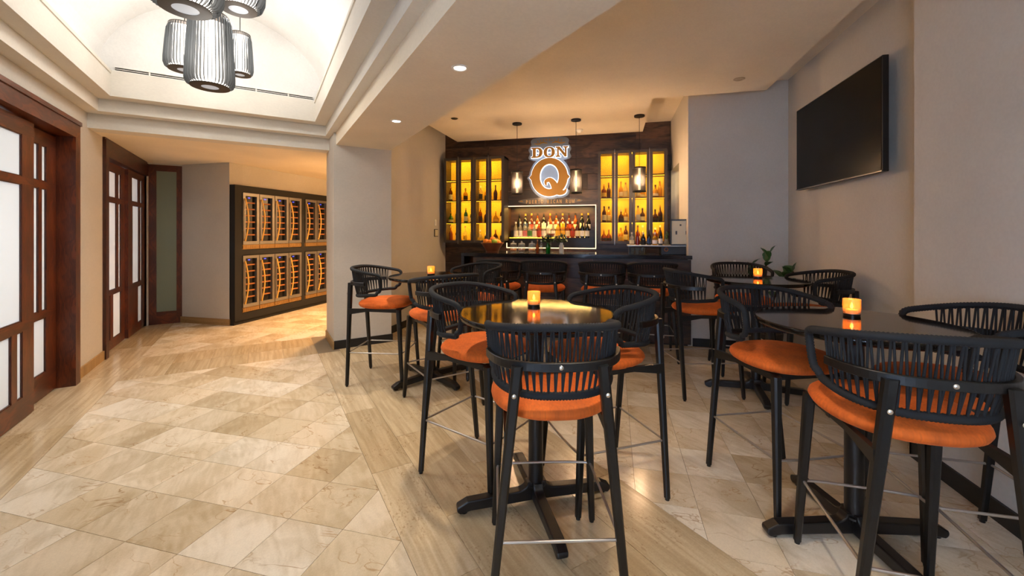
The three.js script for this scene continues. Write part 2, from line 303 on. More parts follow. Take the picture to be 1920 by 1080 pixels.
// bar wall: walnut boards round the bottle niche
const NX0 = -1.824, NX1 = -0.293, NY0 = 1.14, NY1 = 1.857, BZ = -7.04;
const barWall = structGroup('wall_bar', 'dark walnut board wall behind the bar');
struct('backing', [B(-3.0, NX0 - 0.02, 0, 3.2, BZ - 0.25, BZ - 0.02), B(NX1 + 0.02, 0.9, 0, 3.2, BZ - 0.25, BZ - 0.02), B(NX0 - 0.02, NX1 + 0.02, 0, NY0 - 0.02, BZ - 0.25, BZ - 0.02), B(NX0 - 0.02, NX1 + 0.02, NY1 + 0.02, 3.2, BZ - 0.25, BZ - 0.02)], M.black, '', barWall);
{
  const rows = [0, 0.285, 0.57, 0.855, 1.14, 1.38, 1.62, 1.857, 2.125, 2.395, 2.665, 2.935, 3.2];
  for (let r = 0; r < rows.length - 1; r++) {
    const spans = rows[r] >= NY0 - 0.01 && rows[r + 1] <= NY1 + 0.01 ? [[-3.0, NX0], [NX1, 0.9]] : [[-3.0, 0.9]];
    for (const [a, b] of spans) {
      let x = a; let first = true;
      while (x < b - 0.01) {
        let w = first ? rr(0.5, 1.3) : 1.3; first = false; if (b - (x + w) < 0.3) w = b - x;
        obj('plank', uvBox(RB(x + 0.001, x + w - 0.001, rows[r] + 0.001, rows[r + 1] - 0.001, BZ - 0.02, BZ, 0.002), 'x', 0.9, rnd(), rnd()), pick([M.walnutA, M.walnutB, M.walnutC]), barWall);
        x += w;
      }
    }
  }
}
struct('wall_passage', [B(0.9, 1.05, 0, 3.25, -6.185, -5.46), B(0.9, 1.05, 2.39, 3.25, -7.04, -6.185), B(0.9, 1.05, 0, 3.25, -7.3, -7.015)].map((g) => uvBox(g, 'z', 0.5)), M.wall, 'short wall with the doorway behind the bar');
struct('wall_pantry', [B(1.05, 2.4, 0, 2.6, -7.4, -7.25), B(2.25, 2.4, 0, 2.6, -7.25, -5.6), B(1.05, 2.4, 2.6, 2.7, -7.4, -5.6)].map((g) => uvBox(g, 'x', 0.5)), M.cream, 'cream wall of the pantry seen through the doorway');
struct('wall_corner', uvBox(B(1.05, 2.4, 0, 3.25, -5.6, -5.46), 'x', 0.5), M.wall, 'grey wall behind the potted plant');
struct('wall_right', uvBox(B(1.995, 2.2, 0, 3.25, -5.46, -3.094), 'z', 0.5), M.wall, 'grey side wall that carries the television');
struct('wall_pier', uvBox(B(1.825, 2.2, 0, 3.25, -3.094, 2.2), 'z', 0.5), M.wall, 'grey wall projecting next to the television wall');
struct('baseboard_right', [B(1.98, 1.995, 0, 0.1, -5.46, -3.094), B(1.81, 1.825, 0, 0.1, -3.11, 1.5), B(0.95, 1.995, 0, 0.1, -5.46, -5.445), B(1.81, 1.98, 0, 0.1, -3.11, -3.094)], M.blackBase, 'black baseboard along the television wall');
// wall behind the camera with a window
{
  const e = -2.3, W0 = -1.95, W1 = -0.35, n0 = -1.72;
  struct('wall_back', uvBox(CORR(BEN(e - 0.2, e, -1.75, 1.9, 0, 4.1)), 'x', 0.5), M.wall, 'grey wall closing the corridor');
  const w = structGroup('window_1', 'daylight window in the grey wall');
  obj('window_frame', [BEN(W0, W0 + 0.05, n0 + 0.07, n0 + 0.12, 0.6, 2.3), BEN(W1 - 0.05, W1, n0 + 0.07, n0 + 0.12, 0.6, 2.3), BEN(W0 + 0.05, W1 - 0.05, n0 + 0.07, n0 + 0.12, 0.6, 0.65), BEN(W0 + 0.05, W1 - 0.05, n0 + 0.07, n0 + 0.12, 2.25, 2.3), BEN(-1.17, -1.13, n0 + 0.07, n0 + 0.12, 0.65, 2.25)].map(CORR), M.white, w);
  for (const [a, b] of [[W0 + 0.05, -1.17], [-1.13, W1 - 0.05]]) obj('pane', CORR(BEN(a, b, n0 + 0.093, n0 + 0.097, 0.65, 2.25)), M.pane, w);
}
// ================================================================ SETTING: ceilings
struct('ceiling_vault', (() => {
  const s = new THREE.Shape(), cx = -0.375, a = 1.02, b = 0.9, y0 = 2.95, N = 28;
  for (let i = 0; i <= N; i++) { const t = Math.PI - i / N * Math.PI; s[i ? 'lineTo' : 'moveTo'](cx + a * Math.cos(t), y0 + b * Math.sin(t)); }
  for (let i = 0; i <= N; i++) { const t = i / N * Math.PI; s.lineTo(cx + (a + 0.1) * Math.cos(t), y0 - 0.02 + (b + 0.12) * Math.sin(t)); }
  const g = new THREE.ExtrudeGeometry(s, { depth: 8.0, bevelEnabled: false, curveSegments: 1 }).translate(0, 0, -5.52);
  return [CORR(uvBox(g, 'z', 0.5)), CORR(uvBox(BEN(5.5, 5.62, -1.6, 0.8, 2.95, 4.1), 'x', 0.5))];
})(), M.vault, 'white barrel vault with round-arched end over the corridor');
struct('trim_1', (() => {                                        // three-step cornice, growing inwards as it rises
  const g = [], E0 = -2.3;
  g.push(BEN(5.74, 5.95, -1.52, 0.745, 2.46, 2.61));                                                         // first fascia across the far end
  g.push(BEN(5.60, 5.95, -1.405, 0.66, 2.61, 2.735), BEN(E0, 5.95, -1.60, -1.405, 2.61, 2.735), BEN(E0, 5.95, 0.66, 0.80, 2.61, 2.735));
  g.push(BEN(5.44, 5.95, -1.28, 0.525, 2.735, 2.955), BEN(E0, 5.95, -1.60, -1.28, 2.735, 2.955), BEN(E0, 5.95, 0.525, 0.80, 2.735, 2.955));
  g.push(BEN(5.44, 5.49, -1.28, 0.525, 2.955, 2.985), BEN(E0, 5.49, -1.28, -1.27, 2.955, 2.985), BEN(E0, 5.49, 0.515, 0.525, 2.955, 2.985));
  return g.map((q) => uvBox(CORR(q), 'x', 0.5));
})(), M.cornice, 'white stepped cornice below the vault');
{
  const vent = thing('slot_vent', 'long double-slot air vent along the arched end of the vault', 'vent', [...(([x, z]) => [x, 3.0, z])(EN(5.487, -0.375))], Math.PI / 4);
  obj('frame', [B(-0.88, 0.88, -0.004, 0.002, -0.012, 0.01), B(-0.88, 0.88, 0.014, 0.019, -0.012, 0.01), B(-0.88, 0.88, 0.032, 0.038, -0.012, 0.01)], M.trimWhite, vent);
  obj('slot', [B(-0.88, 0.88, 0.002, 0.014, -0.012, 0.0), B(-0.88, 0.88, 0.019, 0.032, -0.012, 0.0)], M.black, vent);
  for (const x of [-0.62, -0.3, 0.3, 0.62]) obj('divider', B(x - 0.006, x + 0.006, 0, 0.034, -0.012, 0.008), M.trimWhite, vent);
}
struct('ceiling_soffit', uvBox(CORR(BEN(-2.3, 5.36, 0.745, 1.39, 2.46, 3.25)), 'x', 0.5), M.ceil, 'long dropped beam between vault and bar');
struct('ceiling_corridor', [CORR(BEN(5.95, 9.2, -1.75, 0.72, 2.46, 2.6)), prism([EN(5.95, 0.72), [-3.6, -4.8], [-3.6, -9.3], [-5.9, -9.3], EN(9.2, 0.72)], 2.46, 2.6)].map((g) => uvBox(g, 'x', 0.5)), M.ceil, 'low ceiling of the far corridor');
struct('ceiling_bar', uvBox(prism([[-3.1, -7.3], [1.1, -7.3], [1.1, -5.6], [2.2, -5.6], [2.2, 2.2], EN(-2.3, 0.76), EN(5.36, 0.76), [-3.1, -4.9]], 3.2, 3.32), 'x', 0.5), M.ceil, 'upper ceiling over the bar room');
struct('ceiling_panel', uvBox(prism([[-2.67, -6.81], [0.452, -6.81], [0.452, -5.15], [1.665, -5.15], [1.665, -0.29], [-2.67, -4.63]], 3.0, 3.2), 'x', 0.5), M.ceil, 'lowered ceiling panel over the bar tables');

// ================================================================ DOORS
function paneledDoor(parent, e0, e1, nFront, H, th, cells, mat) {   // cells: [e0, e1, y0, y1] glass; wood is what is left over
  const es = [...new Set([e0, e1, ...cells.flatMap((c) => [c[0], c[1]])])].sort((a, b) => a - b), ys = [...new Set([0.01, H, ...cells.flatMap((c) => [c[2], c[3]])])].sort((a, b) => a - b);
  const wood = [];
  for (let j = 0; j < ys.length - 1; j++) {
    let run = null;
    for (let i = 0; i < es.length - 1; i++) {
      const em = (es[i] + es[i + 1]) / 2, ym = (ys[j] + ys[j + 1]) / 2, hole = cells.some((c) => em > c[0] && em < c[1] && ym > c[2] && ym < c[3]);
      if (!hole) { if (run) run[1] = es[i + 1]; else run = [es[i], es[i + 1]]; }
      if ((hole || i === es.length - 2) && run) { wood.push(uvBox(BEN(run[0], run[1], nFront - th, nFront, ys[j], ys[j + 1]), run[1] - run[0] > ys[j + 1] - ys[j] ? 'z' : 'y', 2)); run = null; }
    }
  }
  obj('door_frame', wood.map(CORR), mat, parent);
  for (const [a, b, y0, y1] of cells) {
    obj('bead', [BEN(a, b, nFront - 0.013, nFront - 0.004, y0, y0 + 0.008), BEN(a, b, nFront - 0.013, nFront - 0.004, y1 - 0.008, y1), BEN(a, a + 0.005, nFront - 0.013, nFront - 0.004, y0 + 0.008, y1 - 0.008), BEN(b - 0.005, b, nFront - 0.013, nFront - 0.004, y0 + 0.008, y1 - 0.008)].map((g) => CORR(uvBox(g, 'y', 2))), M.mahoganyDark, parent);
    obj('pane', CORR(BEN(a + 0.001, b - 0.001, nFront - 0.017, nFront - 0.013, y0 + 0.001, y1 - 0.001)), M.frosted, parent);
  }
}
const mir = (e0, e1, list) => list.map(([a, b, y0, y1]) => [e0 + a * (e1 - e0), e0 + b * (e1 - e0), y0, y1]);
{
  const d = structGroup('door_1', 'sliding mahogany doors with frosted panes');
  obj('casing', [BEN(3.36, 5.40, -1.63, -1.475, 2.28, 2.40), BEN(3.36, 5.41, -1.63, -1.465, 2.40, 2.437), BEN(5.29, 5.40, -1.72, -1.475, 0, 2.28), BEN(3.36, 3.46, -1.72, -1.475, 0, 2.28)].map((g, i) => CORR(uvBox(g, i < 2 ? 'z' : 'y', 2))), M.mahogany, d);
  obj('track', CORR(BEN(3.46, 5.29, -1.72, -1.63, 2.24, 2.40)), M.mahoganyDark, d);
  const sash = (name, e0, e1, n, cells) => { const s = new THREE.Group(); s.name = name; d.add(s); paneledDoor(s, e0, e1, n, 2.26, 0.04, cells, M.mahogany); };
  sash('sliding_door', 3.58, 4.70, -1.545, [[3.68, 4.515, 1.825, 2.142], [3.68, 4.515, 0.74, 1.77], [3.68, 4.365, 0.17, 0.665], [4.445, 4.525, 0.17, 0.665]]);
  sash('sliding_door', 4.55, 5.285, -1.602, [[4.66, 4.955, 1.84, 2.145], [5.015, 5.10, 1.84, 2.145], [4.66, 4.955, 0.74, 1.78], [5.015, 5.10, 0.74, 1.78], [4.66, 5.09, 0.21, 0.68]]);
  const d2 = structGroup('door_2', 'folding mahogany doors with frosted panes beside the tall frosted panel');
  obj('casing', [BEN(6.20, 8.17, -1.70, -1.49, 2.25, 2.436), BEN(6.20, 6.30, -1.72, -1.49, 0, 2.25), BEN(8.12, 8.3, -1.72, -1.51, 0, 2.25), BEN(6.2, 8.3, -1.72, -1.5, 2.4, 2.47)].map((g, i) => CORR(uvBox(g, i < 1 ? 'z' : 'y', 2))), M.mahoganyDark, d2);
  const leaf = (e0, e1, n, turn, cells) => { const s = new THREE.Group(); s.name = 'folding_leaf'; d2.add(s); paneledDoor(s, e0, e1, n, 2.24, 0.045, cells, M.mahogany); };
  leaf(6.31, 7.22, -1.56, 0, [[6.545, 6.87, 1.825, 2.14], [6.96, 7.06, 1.825, 2.14], [6.56, 6.88, 0.71, 1.77], [6.96, 7.06, 0.71, 1.77], [6.585, 6.64, 0.12, 0.66], [6.75, 7.07, 0.12, 0.66]]);
  leaf(7.25, 8.12, -1.53, 0, [[7.43, 7.77, 1.825, 2.16], [7.87, 7.97, 1.825, 2.16], [7.46, 7.80, 0.70, 1.775], [7.87, 7.97, 0.70, 1.775], [7.74, 7.97, 0.12, 0.64]]);
  const p = structGroup('window_2', 'tall narrow panel of dark green frosted glass in a mahogany frame');
  const g = (n0, n1, y0, y1, e0 = 8.15, e1 = 8.2) => CORR(uvBox(BEN(e0, e1, n0, n1, y0, y1), y1 - y0 > 0.3 ? 'y' : 'x', 2));
  obj('panel_frame', [g(-1.49, -1.402, 0, 2.436), g(-1.161, -1.06, 0, 2.436), g(-1.402, -1.161, 0, 0.19), g(-1.402, -1.161, 2.34, 2.436)], M.mahogany, p);
  obj('pane', g(-1.402, -1.161, 0.19, 2.34, 8.165, 8.175), M.greenGlass, p);
  // lit rooms behind the two doorways; their daylight lamps shine on the frosted panes
  for (const [a, b, k] of [[3.5, 5.25, 0.8], [6.3, 8.1, 0.8]]) {
    const [x, z] = EN((a + b) / 2, -2.85), [tx, tz] = EN((a + b) / 2, -1.6);
    const a0 = a - 0.2, b0 = b + 0.2, room = structGroup(a < 4 ? 'wall_sliding_room' : 'wall_folding_room', 'white room behind the frosted ' + (a < 4 ? 'sliding' : 'folding') + ' doors');
    obj('shell', [BEN(a0, b0, -3.0, -2.9, 0, 2.7), BEN(a0, b0, -2.9, -1.721, 2.6, 2.7), BEN(a0 - 0.1, a0, -3.0, -1.721, 0, 2.7), BEN(b0, b0 + 0.1, -3.0, -1.721, 0, 2.7)].map(CORR), M.white, room);
    obj('light_panel', CORR(BEN(a + 0.1, b - 0.1, -2.9, -2.87, 0.3, 2.3)), S('#ffffff', 0.6, { emissive: '#e6f2ff', emissiveIntensity: 0.6 }), room);
    rectLight('#e3efff', k, b - a - 0.2, 2.0, [x, 1.3, z], [tx, 1.3, tz]);
  }
}

// ================================================================ WINE COOLERS
{
  const rack = thing('cooler_rack', 'tall dark wooden surround holding two rows of wine coolers', 'rack', [-5.617, 0, -6.2]);
  const w = (z0, z1, y0, y1, x1 = 0.1) => B(0, x1, y0, y1, z0 + 6.2, z1 + 6.2);
  obj('surround', [w(-7.62, -4.99, 2.02, 2.125), w(-7.62, -4.99, 1.055, 1.135), w(-7.62, -4.99, 0.06, 0.165), w(-7.62, -4.99, 0, 0.06, 0.08), ...[[0.165, 1.055], [1.135, 2.02]].flatMap(([a, b]) => [w(-5.115, -4.99, a, b), w(-6.425, -6.345, a, b), w(-7.62, -7.35, a, b)])], M.blackFrame, rack);
  obj('back_panel', w(-7.62, -4.99, 0, 2.1, 0.01), M.black, rack);
  const c = thing('wine_cooler', '', 'wine cooler', [-5.52, 0, -5.27], 0, 'wine coolers');
  const h = 0.80, hw = 0.148;
  obj('door_frame', [B(-0.05, 0.012, 0.075, h + 0.075, -hw, -hw + 0.045), B(-0.05, 0.012, 0.075, h + 0.075, hw - 0.045, hw), B(-0.05, 0.012, 0.075, 0.125, -hw + 0.045, hw - 0.045), B(-0.05, 0.012, h + 0.03, h + 0.075, -hw + 0.045, hw - 0.045)], M.steel, c);
  obj('glass', B(-0.045, -0.035, 0.12, h + 0.035, -hw + 0.04, hw - 0.04), M.coolerGlass, c);
  for (let k = 0; k < 6; k++) obj('shelf', RB(-0.034, -0.02, 0.215 + k * 0.1, 0.237 + k * 0.1, -hw + 0.048, hw - 0.048, 0.003), M.shelfWood, c);
  obj('display', B(-0.036, -0.032, h - 0.005, h + 0.012, -0.02, 0.02), M.display, c);
  const hp = []; for (let k = 0; k <= 12; k++) { const t = k / 12; hp.push(V(0.028 + 0.03 * Math.sin(t * Math.PI), 0.13 + t * 0.66, hw - 0.022 - 0.028 * Math.sin(t * Math.PI))); }
  obj('handle', [sweep(hp, 0.011, 8), bar(V(0, 0.15, hw - 0.022), V(0.03, 0.15, hw - 0.025), 0.008), bar(V(0, 0.77, hw - 0.022), V(0.03, 0.77, hw - 0.025), 0.008)], M.brassHandle, c);
  obj('grille', [B(-0.05, -0.005, 0.002, 0.07, -hw, hw), ...Array.from({ length: 14 }, (_, k) => B(-0.006, 0.012, 0.008, 0.064, -hw + 0.006 + k * 0.021, -hw + 0.019 + k * 0.021))], M.grille, c);
  const ord = ['first', 'second', 'third', 'fourth', 'fifth', 'sixth'];
  let first = true;
  for (const [row, y] of [['upper', 1.14], ['lower', 0.17]]) [0, 1, 2, 3, 4, 5].forEach((k) => {
    const z = k < 4 ? -5.272 - k * 0.306 : -6.585 - (k - 4) * 0.306, label = `steel-framed wine cooler, ${ord[k]} from the grey wall in the ${row} row`;
    if (first) { c.position.set(-5.52, y, z); c.userData.label = label; first = false; } else copyOf(c, [-5.52, y, z], 0, label);
  });
  // recessed warm downlights over the coolers
  let k = 0;
  for (const [x, z, I] of [[-4.0, -6.4, 34], [-4.1, -7.4, 34], [-3.95, -5.6, 20]]) {
    const dl = thing('recessed_downlight', ['round recessed warm lamp before the wine coolers', 'round recessed warm lamp deep in the cooler passage', 'round recessed warm lamp beside the first wine coolers'][k++], 'ceiling light', [x, 2.46, z]);
    obj('trim_ring', LATHE([[0.035, -0.001], [0.05, -0.006], [0.055, 0]]), M.trimWhite, dl); obj('lens', CYL(0.034, 0.034, -0.003, -0.001), M.ledWarm, dl);
    spotLight('#ffcb90', I * 0.42, [x, 2.445, z], [x, 0, z], 1.25, 0.8, 3);
  }
}

// ================================================================ CHANDELIER LANTERNS
function lantern(name, label, pos, prof, fins, finDepth, core, light, group) {
  const L = thing(name, label, 'pendant lamp', pos, 0, group), n = prof.length;
  const s = new THREE.Shape(); prof.forEach(([r, y], i) => s[i ? 'lineTo' : 'moveTo'](r, y)); for (let i = n - 1; i >= 0; i--) s.lineTo(Math.max(core.r + 0.006, prof[i][0] - finDepth), prof[i][1] + (i === 0 ? 0.012 : i === n - 1 ? -0.012 : 0));
  const fg = new THREE.ExtrudeGeometry(s, { depth: 0.004, bevelEnabled: false }).translate(0, 0, -0.002);
  for (let k = 0; k < fins; k++) { const f = obj('fin', fg, M.fin, L); f.rotation.y = k / fins * Math.PI * 2; }
  const top = prof[n - 1], bot = prof[0];
  obj('bottom_ring', LATHE([[core.r * 0.46, bot[1] - 0.004], [bot[0] + 0.012, bot[1] - 0.004], [bot[0] + 0.012, bot[1] + 0.004], [core.r * 0.46, bot[1] + 0.004], [core.r * 0.46, bot[1] - 0.004]], 32), M.finRim, L);
  obj('top_ring', CYL(top[0] + 0.006, top[0] + 0.006, top[1] - 0.004, top[1] + 0.004, 32), M.finRim, L);
  obj('diffuser', CYL(core.r, core.r, core.y0, core.y1, 28), core.mat, L);
  obj('bottom_lens', CYL(core.r * 0.46, core.r * 0.46, bot[1] - 0.002, bot[1] + 0.002, 28), M.lensDisc, L);
  obj('cable', CYL(0.004, 0.004, top[1], core.up - pos[1], 6), M.black, L);
  obj('canopy', CYL(core.cr, core.cr, core.up - pos[1] - 0.018, core.up - pos[1], 24), M.black, L);
  pointLight(light[0], light[1], [pos[0], pos[1] + (core.y0 + core.y1) / 2, pos[2]], light[2]);
  spotLight(light[0], light[3], [pos[0], pos[1] + bot[1] - 0.012, pos[2]], [pos[0], 0, pos[2]], 1.0, 1, 3);
  return L;
}
{
  const at = (u, depth) => { const a = (u - 960) / F * depth, c = Math.cos(YAW), s = Math.sin(YAW); return [-s * depth + c * a, -c * depth - s * a]; };   // direction of a pixel column at a depth
  const yOf = (v, depth) => EYE + (CY - v) * depth / F;
  const cyl = (R, H) => [[R * 0.72, 0], [R * 0.93, 0.012], [R, 0.045], [R, 0.09], [R * 0.93, H * 0.6], [R * 0.86, H - 0.05], [R * 0.72, H]];
  const squat = (R, H) => [[R * 0.62, 0], [R * 0.88, 0.025], [R * 0.98, 0.08], [R, 0.14], [R * 0.9, H - 0.05], [R * 0.6, H]];
  const vaultY = (x, z) => { const n = (x - z) * K2 + 0.375; return 2.95 + 0.9 * Math.sqrt(Math.max(0, 1 - n * n / 1.0404)); };
  for (const [label, u, v, depth, R, H, fins, prof] of [
    ['large tapered black-finned lantern hanging lowest in the vault cluster', 394, 163, 3.35, 0.172, 0.58, 40, cyl],
    ['rounded black-finned lantern of middle size beside the large tapered one', 346, 131, 3.75, 0.155, 0.40, 36, cyl],
    ['slim small black-finned lantern farthest along the vault', 450, 140, 4.0, 0.114, 0.39, 34, cyl],
    ['widest squat black-finned lantern with a broad round lens', 348, 17, 2.85, 0.225, 0.34, 44, squat],
    ['squat black-finned lantern with a round lens, narrower than the widest one', 447, 18, 3.45, 0.2, 0.34, 42, squat],
  ]) {
    const [x, z] = at(u, depth), y = yOf(v, depth);
    lantern('finned_lantern', label, [x, y, z], prof(R, H), fins, 0.024, { r: R * 0.76, y0: 0.03, y1: Math.min(H - 0.03, 0.5), mat: M.diffuser, up: vaultY(x, z) + 0.005, cr: 0.05 }, ['#fffaf4', 0.5, 4, 1.9], 'finned lanterns hanging under the vault');
  }
}

// ================================================================ RECESSED DOWNLIGHTS in the soffit, detectors
{
  let k = 0;
  for (const e of [3.89, 2.42, 0.94, -0.53]) {
    const [x, z] = EN(e, 1.073), dl = thing('soffit_downlight', ['lit white downlight in the dropped beam close to the pillar', 'lit white downlight in the middle of the dropped beam', 'lit white downlight in the dropped beam, third from the pillar', 'lit white downlight in the dropped beam, fourth from the pillar'][k++], 'ceiling light', [x, 2.46, z]);
    obj('trim_ring', LATHE([[0.038, -0.001], [0.046, -0.008], [0.055, -0.003], [0.056, 0]], 28), M.trimWhite, dl); obj('lens', CYL(0.037, 0.037, -0.003, -0.0005, 24), M.trimLens, dl);
    spotLight('#ffeed8', 3, [x, 2.45, z], [x, 0, z], 0.95, 0.9, 2);
  }
  for (const [x, z, r, label] of [[-2.16, -5.39, 0.05, 'small dark unlit spotlight ring in the lowered ceiling near the side wall'], [1.27, -4.71, 0.055, 'round unlit ceiling fitting near the television wall']]) {
    const dl = thing('ceiling_fitting', label, 'ceiling fitting', [x, 3.0, z]);
    obj('trim_ring', LATHE([[0.02, -0.002], [r * 0.8, -0.008], [r, -0.002], [r, 0]], 24), x < 0 ? M.black : M.dullLens, dl); obj('lens', CYL(0.021, 0.021, -0.003, -0.001), x < 0 ? M.black : M.dullLens, dl);
  }
  const d = thing('smoke_detector', 'small white smoke detector on the lowered ceiling behind the middle pendant', 'smoke detector', [-0.515, 3.0, -6.44]);
  obj('base', CYL(0.06, 0.055, -0.02, 0, 24), M.white, d); obj('dome', LATHE([[0, -0.05], [0.025, -0.048], [0.045, -0.02]], 24), M.white, d);
}

// ================================================================ BAR: cabinets, niche, sign
const ORD = ['first', 'second', 'third', 'fourth', 'fifth', 'sixth', 'seventh', 'eighth', 'ninth', 'tenth', 'eleventh', 'twelfth', 'thirteenth', 'fourteenth', 'fifteenth', 'sixteenth', 'seventeenth'];
const glassMats = {
  clear: P('#f4f2e8', 0.05, { transmission: 0.85, thickness: 0 }), amber: P('#c86a18', 0.06, { transmission: 0.7, thickness: 0 }), green: P('#1f8a2c', 0.06, { transmission: 0.6, thickness: 0 }),
  dark: P('#0e1210', 0.08), brown: P('#5a2410', 0.08, { transmission: 0.4, thickness: 0 }), yellow: P('#eec63a', 0.06, { transmission: 0.7, thickness: 0 }), red: P('#9a1a12', 0.08, { transmission: 0.4, thickness: 0 }), frost: P('#efeee6', 0.5, { transmission: 0.4, thickness: 0 }),
};
const capMats = { black: S('#141312', 0.4), gold: S('#c79a3a', 0.35, { metalness: 0.7 }), white: S('#e6e2d8', 0.5), red: S('#a02018', 0.5), wood: S('#8a5a30', 0.6) };
const labelMats = { cream: S('#e8dcb8', 0.7), white: S('#f0eee8', 0.7), black: S('#1b1a1a', 0.6), red: S('#b03a22', 0.7), green: S('#3f7a3a', 0.7), yellow: S('#e0b53a', 0.7), blue: S('#2b4a7a', 0.7), pink: S('#d87a7a', 0.7) };
const bottleShapes = [
  [[0, 0], [0.036, 0], [0.038, 0.006], [0.038, 0.17], [0.033, 0.195], [0.016, 0.225], [0.0135, 0.235], [0.0135, 0.285]],
  [[0, 0], [0.043, 0], [0.046, 0.008], [0.046, 0.13], [0.04, 0.155], [0.017, 0.18], [0.0145, 0.19], [0.0145, 0.245]],
  [[0, 0], [0.033, 0], [0.036, 0.02], [0.04, 0.14], [0.034, 0.17], [0.015, 0.21], [0.013, 0.22], [0.013, 0.29]],
  [[0, 0], [0.048, 0], [0.055, 0.03], [0.052, 0.09], [0.035, 0.13], [0.015, 0.155], [0.0135, 0.17], [0.0135, 0.225]],
];
const bottleGeo = bottleShapes.map((p) => LATHE(p, 14)), capGeo = bottleShapes.map((p) => { const [r, y] = p[p.length - 1]; return CYL(r + 0.003, r + 0.003, y - 0.025, y + 0.012, 10); });
const labelGeo = bottleShapes.map((p) => new THREE.CylinderGeometry(p[3][0] + 0.0012, Math.max(p[2][0], p[3][0]) + 0.0012, (p[3][1] - 0.01) * 0.62, 14, 1, true).translate(0, p[3][1] * 0.47, 0));
function bottle(x, y, z, kind, glass, cap, lab, label, group, scale = 1) {
  const b = thing('bottle', label, 'bottle', [x, y, z], rr(0, 6), group);
  obj('glass', bottleGeo[kind], glassMats[glass], b); obj('cap', capGeo[kind], capMats[cap], b); if (lab) obj('label', labelGeo[kind], labelMats[lab], b);
  b.scale.setScalar(scale); return b;
}
const gname = { clear: 'clear glass', amber: 'amber', green: 'green', dark: 'dark glass', brown: 'brown', yellow: 'pale gold', red: 'deep red', frost: 'frosted white' };
function barCabinet(label, x0, x1, where) {
  const z1 = -6.74, zb = BZ + 0.002, y0 = 1.222, y1 = 2.705, ys = [1.262, 1.575, 1.962, 2.32, 2.665], c = thing('bar_cabinet', label, 'cabinet', [0, 0, 0]);
  obj('carcass', [B(x0, x0 + 0.022, y0, y1, zb, z1 - 0.025), B(x1 - 0.022, x1, y0, y1, zb, z1 - 0.025), B(x0, x1, y1 - 0.03, y1, zb, z1 - 0.025), B(x0, x1, y0, y0 + 0.035, zb, z1 - 0.025), B((x0 + x1) / 2 - 0.01, (x0 + x1) / 2 + 0.01, y0, y1, zb, z1 - 0.06)], M.cabinet, c);
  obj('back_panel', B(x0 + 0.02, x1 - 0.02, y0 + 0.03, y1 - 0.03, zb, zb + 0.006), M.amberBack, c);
  for (const y of ys.slice(1, 4)) obj('shelf', B(x0 + 0.022, x1 - 0.022, y - 0.016, y, zb + 0.006, z1 - 0.035), M.cabinet, c);
  for (let k = 0; k < 4; k++) {
    const yt = (k < 3 ? ys[k + 1] - 0.017 : ys[4] + 0.008);
    obj('led_strip', B(x0 + 0.03, x1 - 0.03, yt - 0.006, yt, z1 - 0.05, z1 - 0.036), M.ledAmber, c);
    rectLight('#ffc646', k === 3 ? 118 : 105, x1 - x0 - 0.1, 0.012, [(x0 + x1) / 2, yt - 0.009, z1 - 0.046], [(x0 + x1) / 2, yt - 0.22, zb]);
  }
  const w = (x1 - x0) / 4;
  for (let k = 0; k < 4; k++) {
    const a = x0 + k * w + 0.003, b = a + w - 0.006, s = 0.043, d = new THREE.Group(); d.name = 'door'; c.add(d);
    obj('door_stile', [B(a, a + s, y0, y1, z1 - 0.022, z1), B(b - s, b, y0, y1, z1 - 0.022, z1), B(a + s, b - s, y0, y0 + 0.045, z1 - 0.022, z1), B(a + s, b - s, y1 - 0.045, y1, z1 - 0.022, z1)], M.cabinet, d);
    obj('wire_mesh', uvBox(B(a + s, b - s, y0 + 0.045, y1 - 0.045, z1 - 0.014, z1 - 0.013), 'x', 3.4), M.lattice, d);
    if (k % 2 === 0) obj('edge_pull', B(b - 0.004, b + 0.003, y0 - 0.02, y1 + 0.02, z1, z1 + 0.01), M.steel, d);
  }
  for (let k = 0; k < 3; k++) for (let j = 0; j < 4; j++) {
    const a = x0 + j * w + 0.055, b = x0 + (j + 1) * w - 0.055, n = 2;
    for (let i = 0; i < n; i++) {
      const g = k === 1 && where[0] === 'a' && j < 2 ? 'green' : pick(['clear', 'amber', 'clear', 'clear', 'yellow', 'amber', 'yellow', 'brown']), kind = pick([0, 1, 2, 3, 0, 2]);
      bottle(a + (i + 0.5) / n * (b - a) + rr(-0.004, 0.004), ys[k] + (k ? 0 : -0.004), i ? rr(-6.95, -6.93) : rr(-6.85, -6.83), kind, g, pick(['black', 'gold', 'white', 'wood']), pick(['cream', 'white', 'yellow', 'black', 'cream', null]),
        `${gname[g]} spirits bottle, ${ORD[where[0] === 'a' ? 7 - j * 2 - i : j * 2 + i]} from the sign on the ${['bottom', 'second', 'third'][k]} shelf ${where}`, `bottles in the cabinet ${where}`, kind === 3 ? 0.82 : 0.86);
    }
  }
}
barCabinet('dark wall cabinet with amber-lit wire-mesh doors above the fruit bowl', -2.903, -1.803, 'above the fruit bowl');
barCabinet('dark wall cabinet with amber-lit wire-mesh doors beside the doorway', -0.241, 0.816, 'beside the doorway');
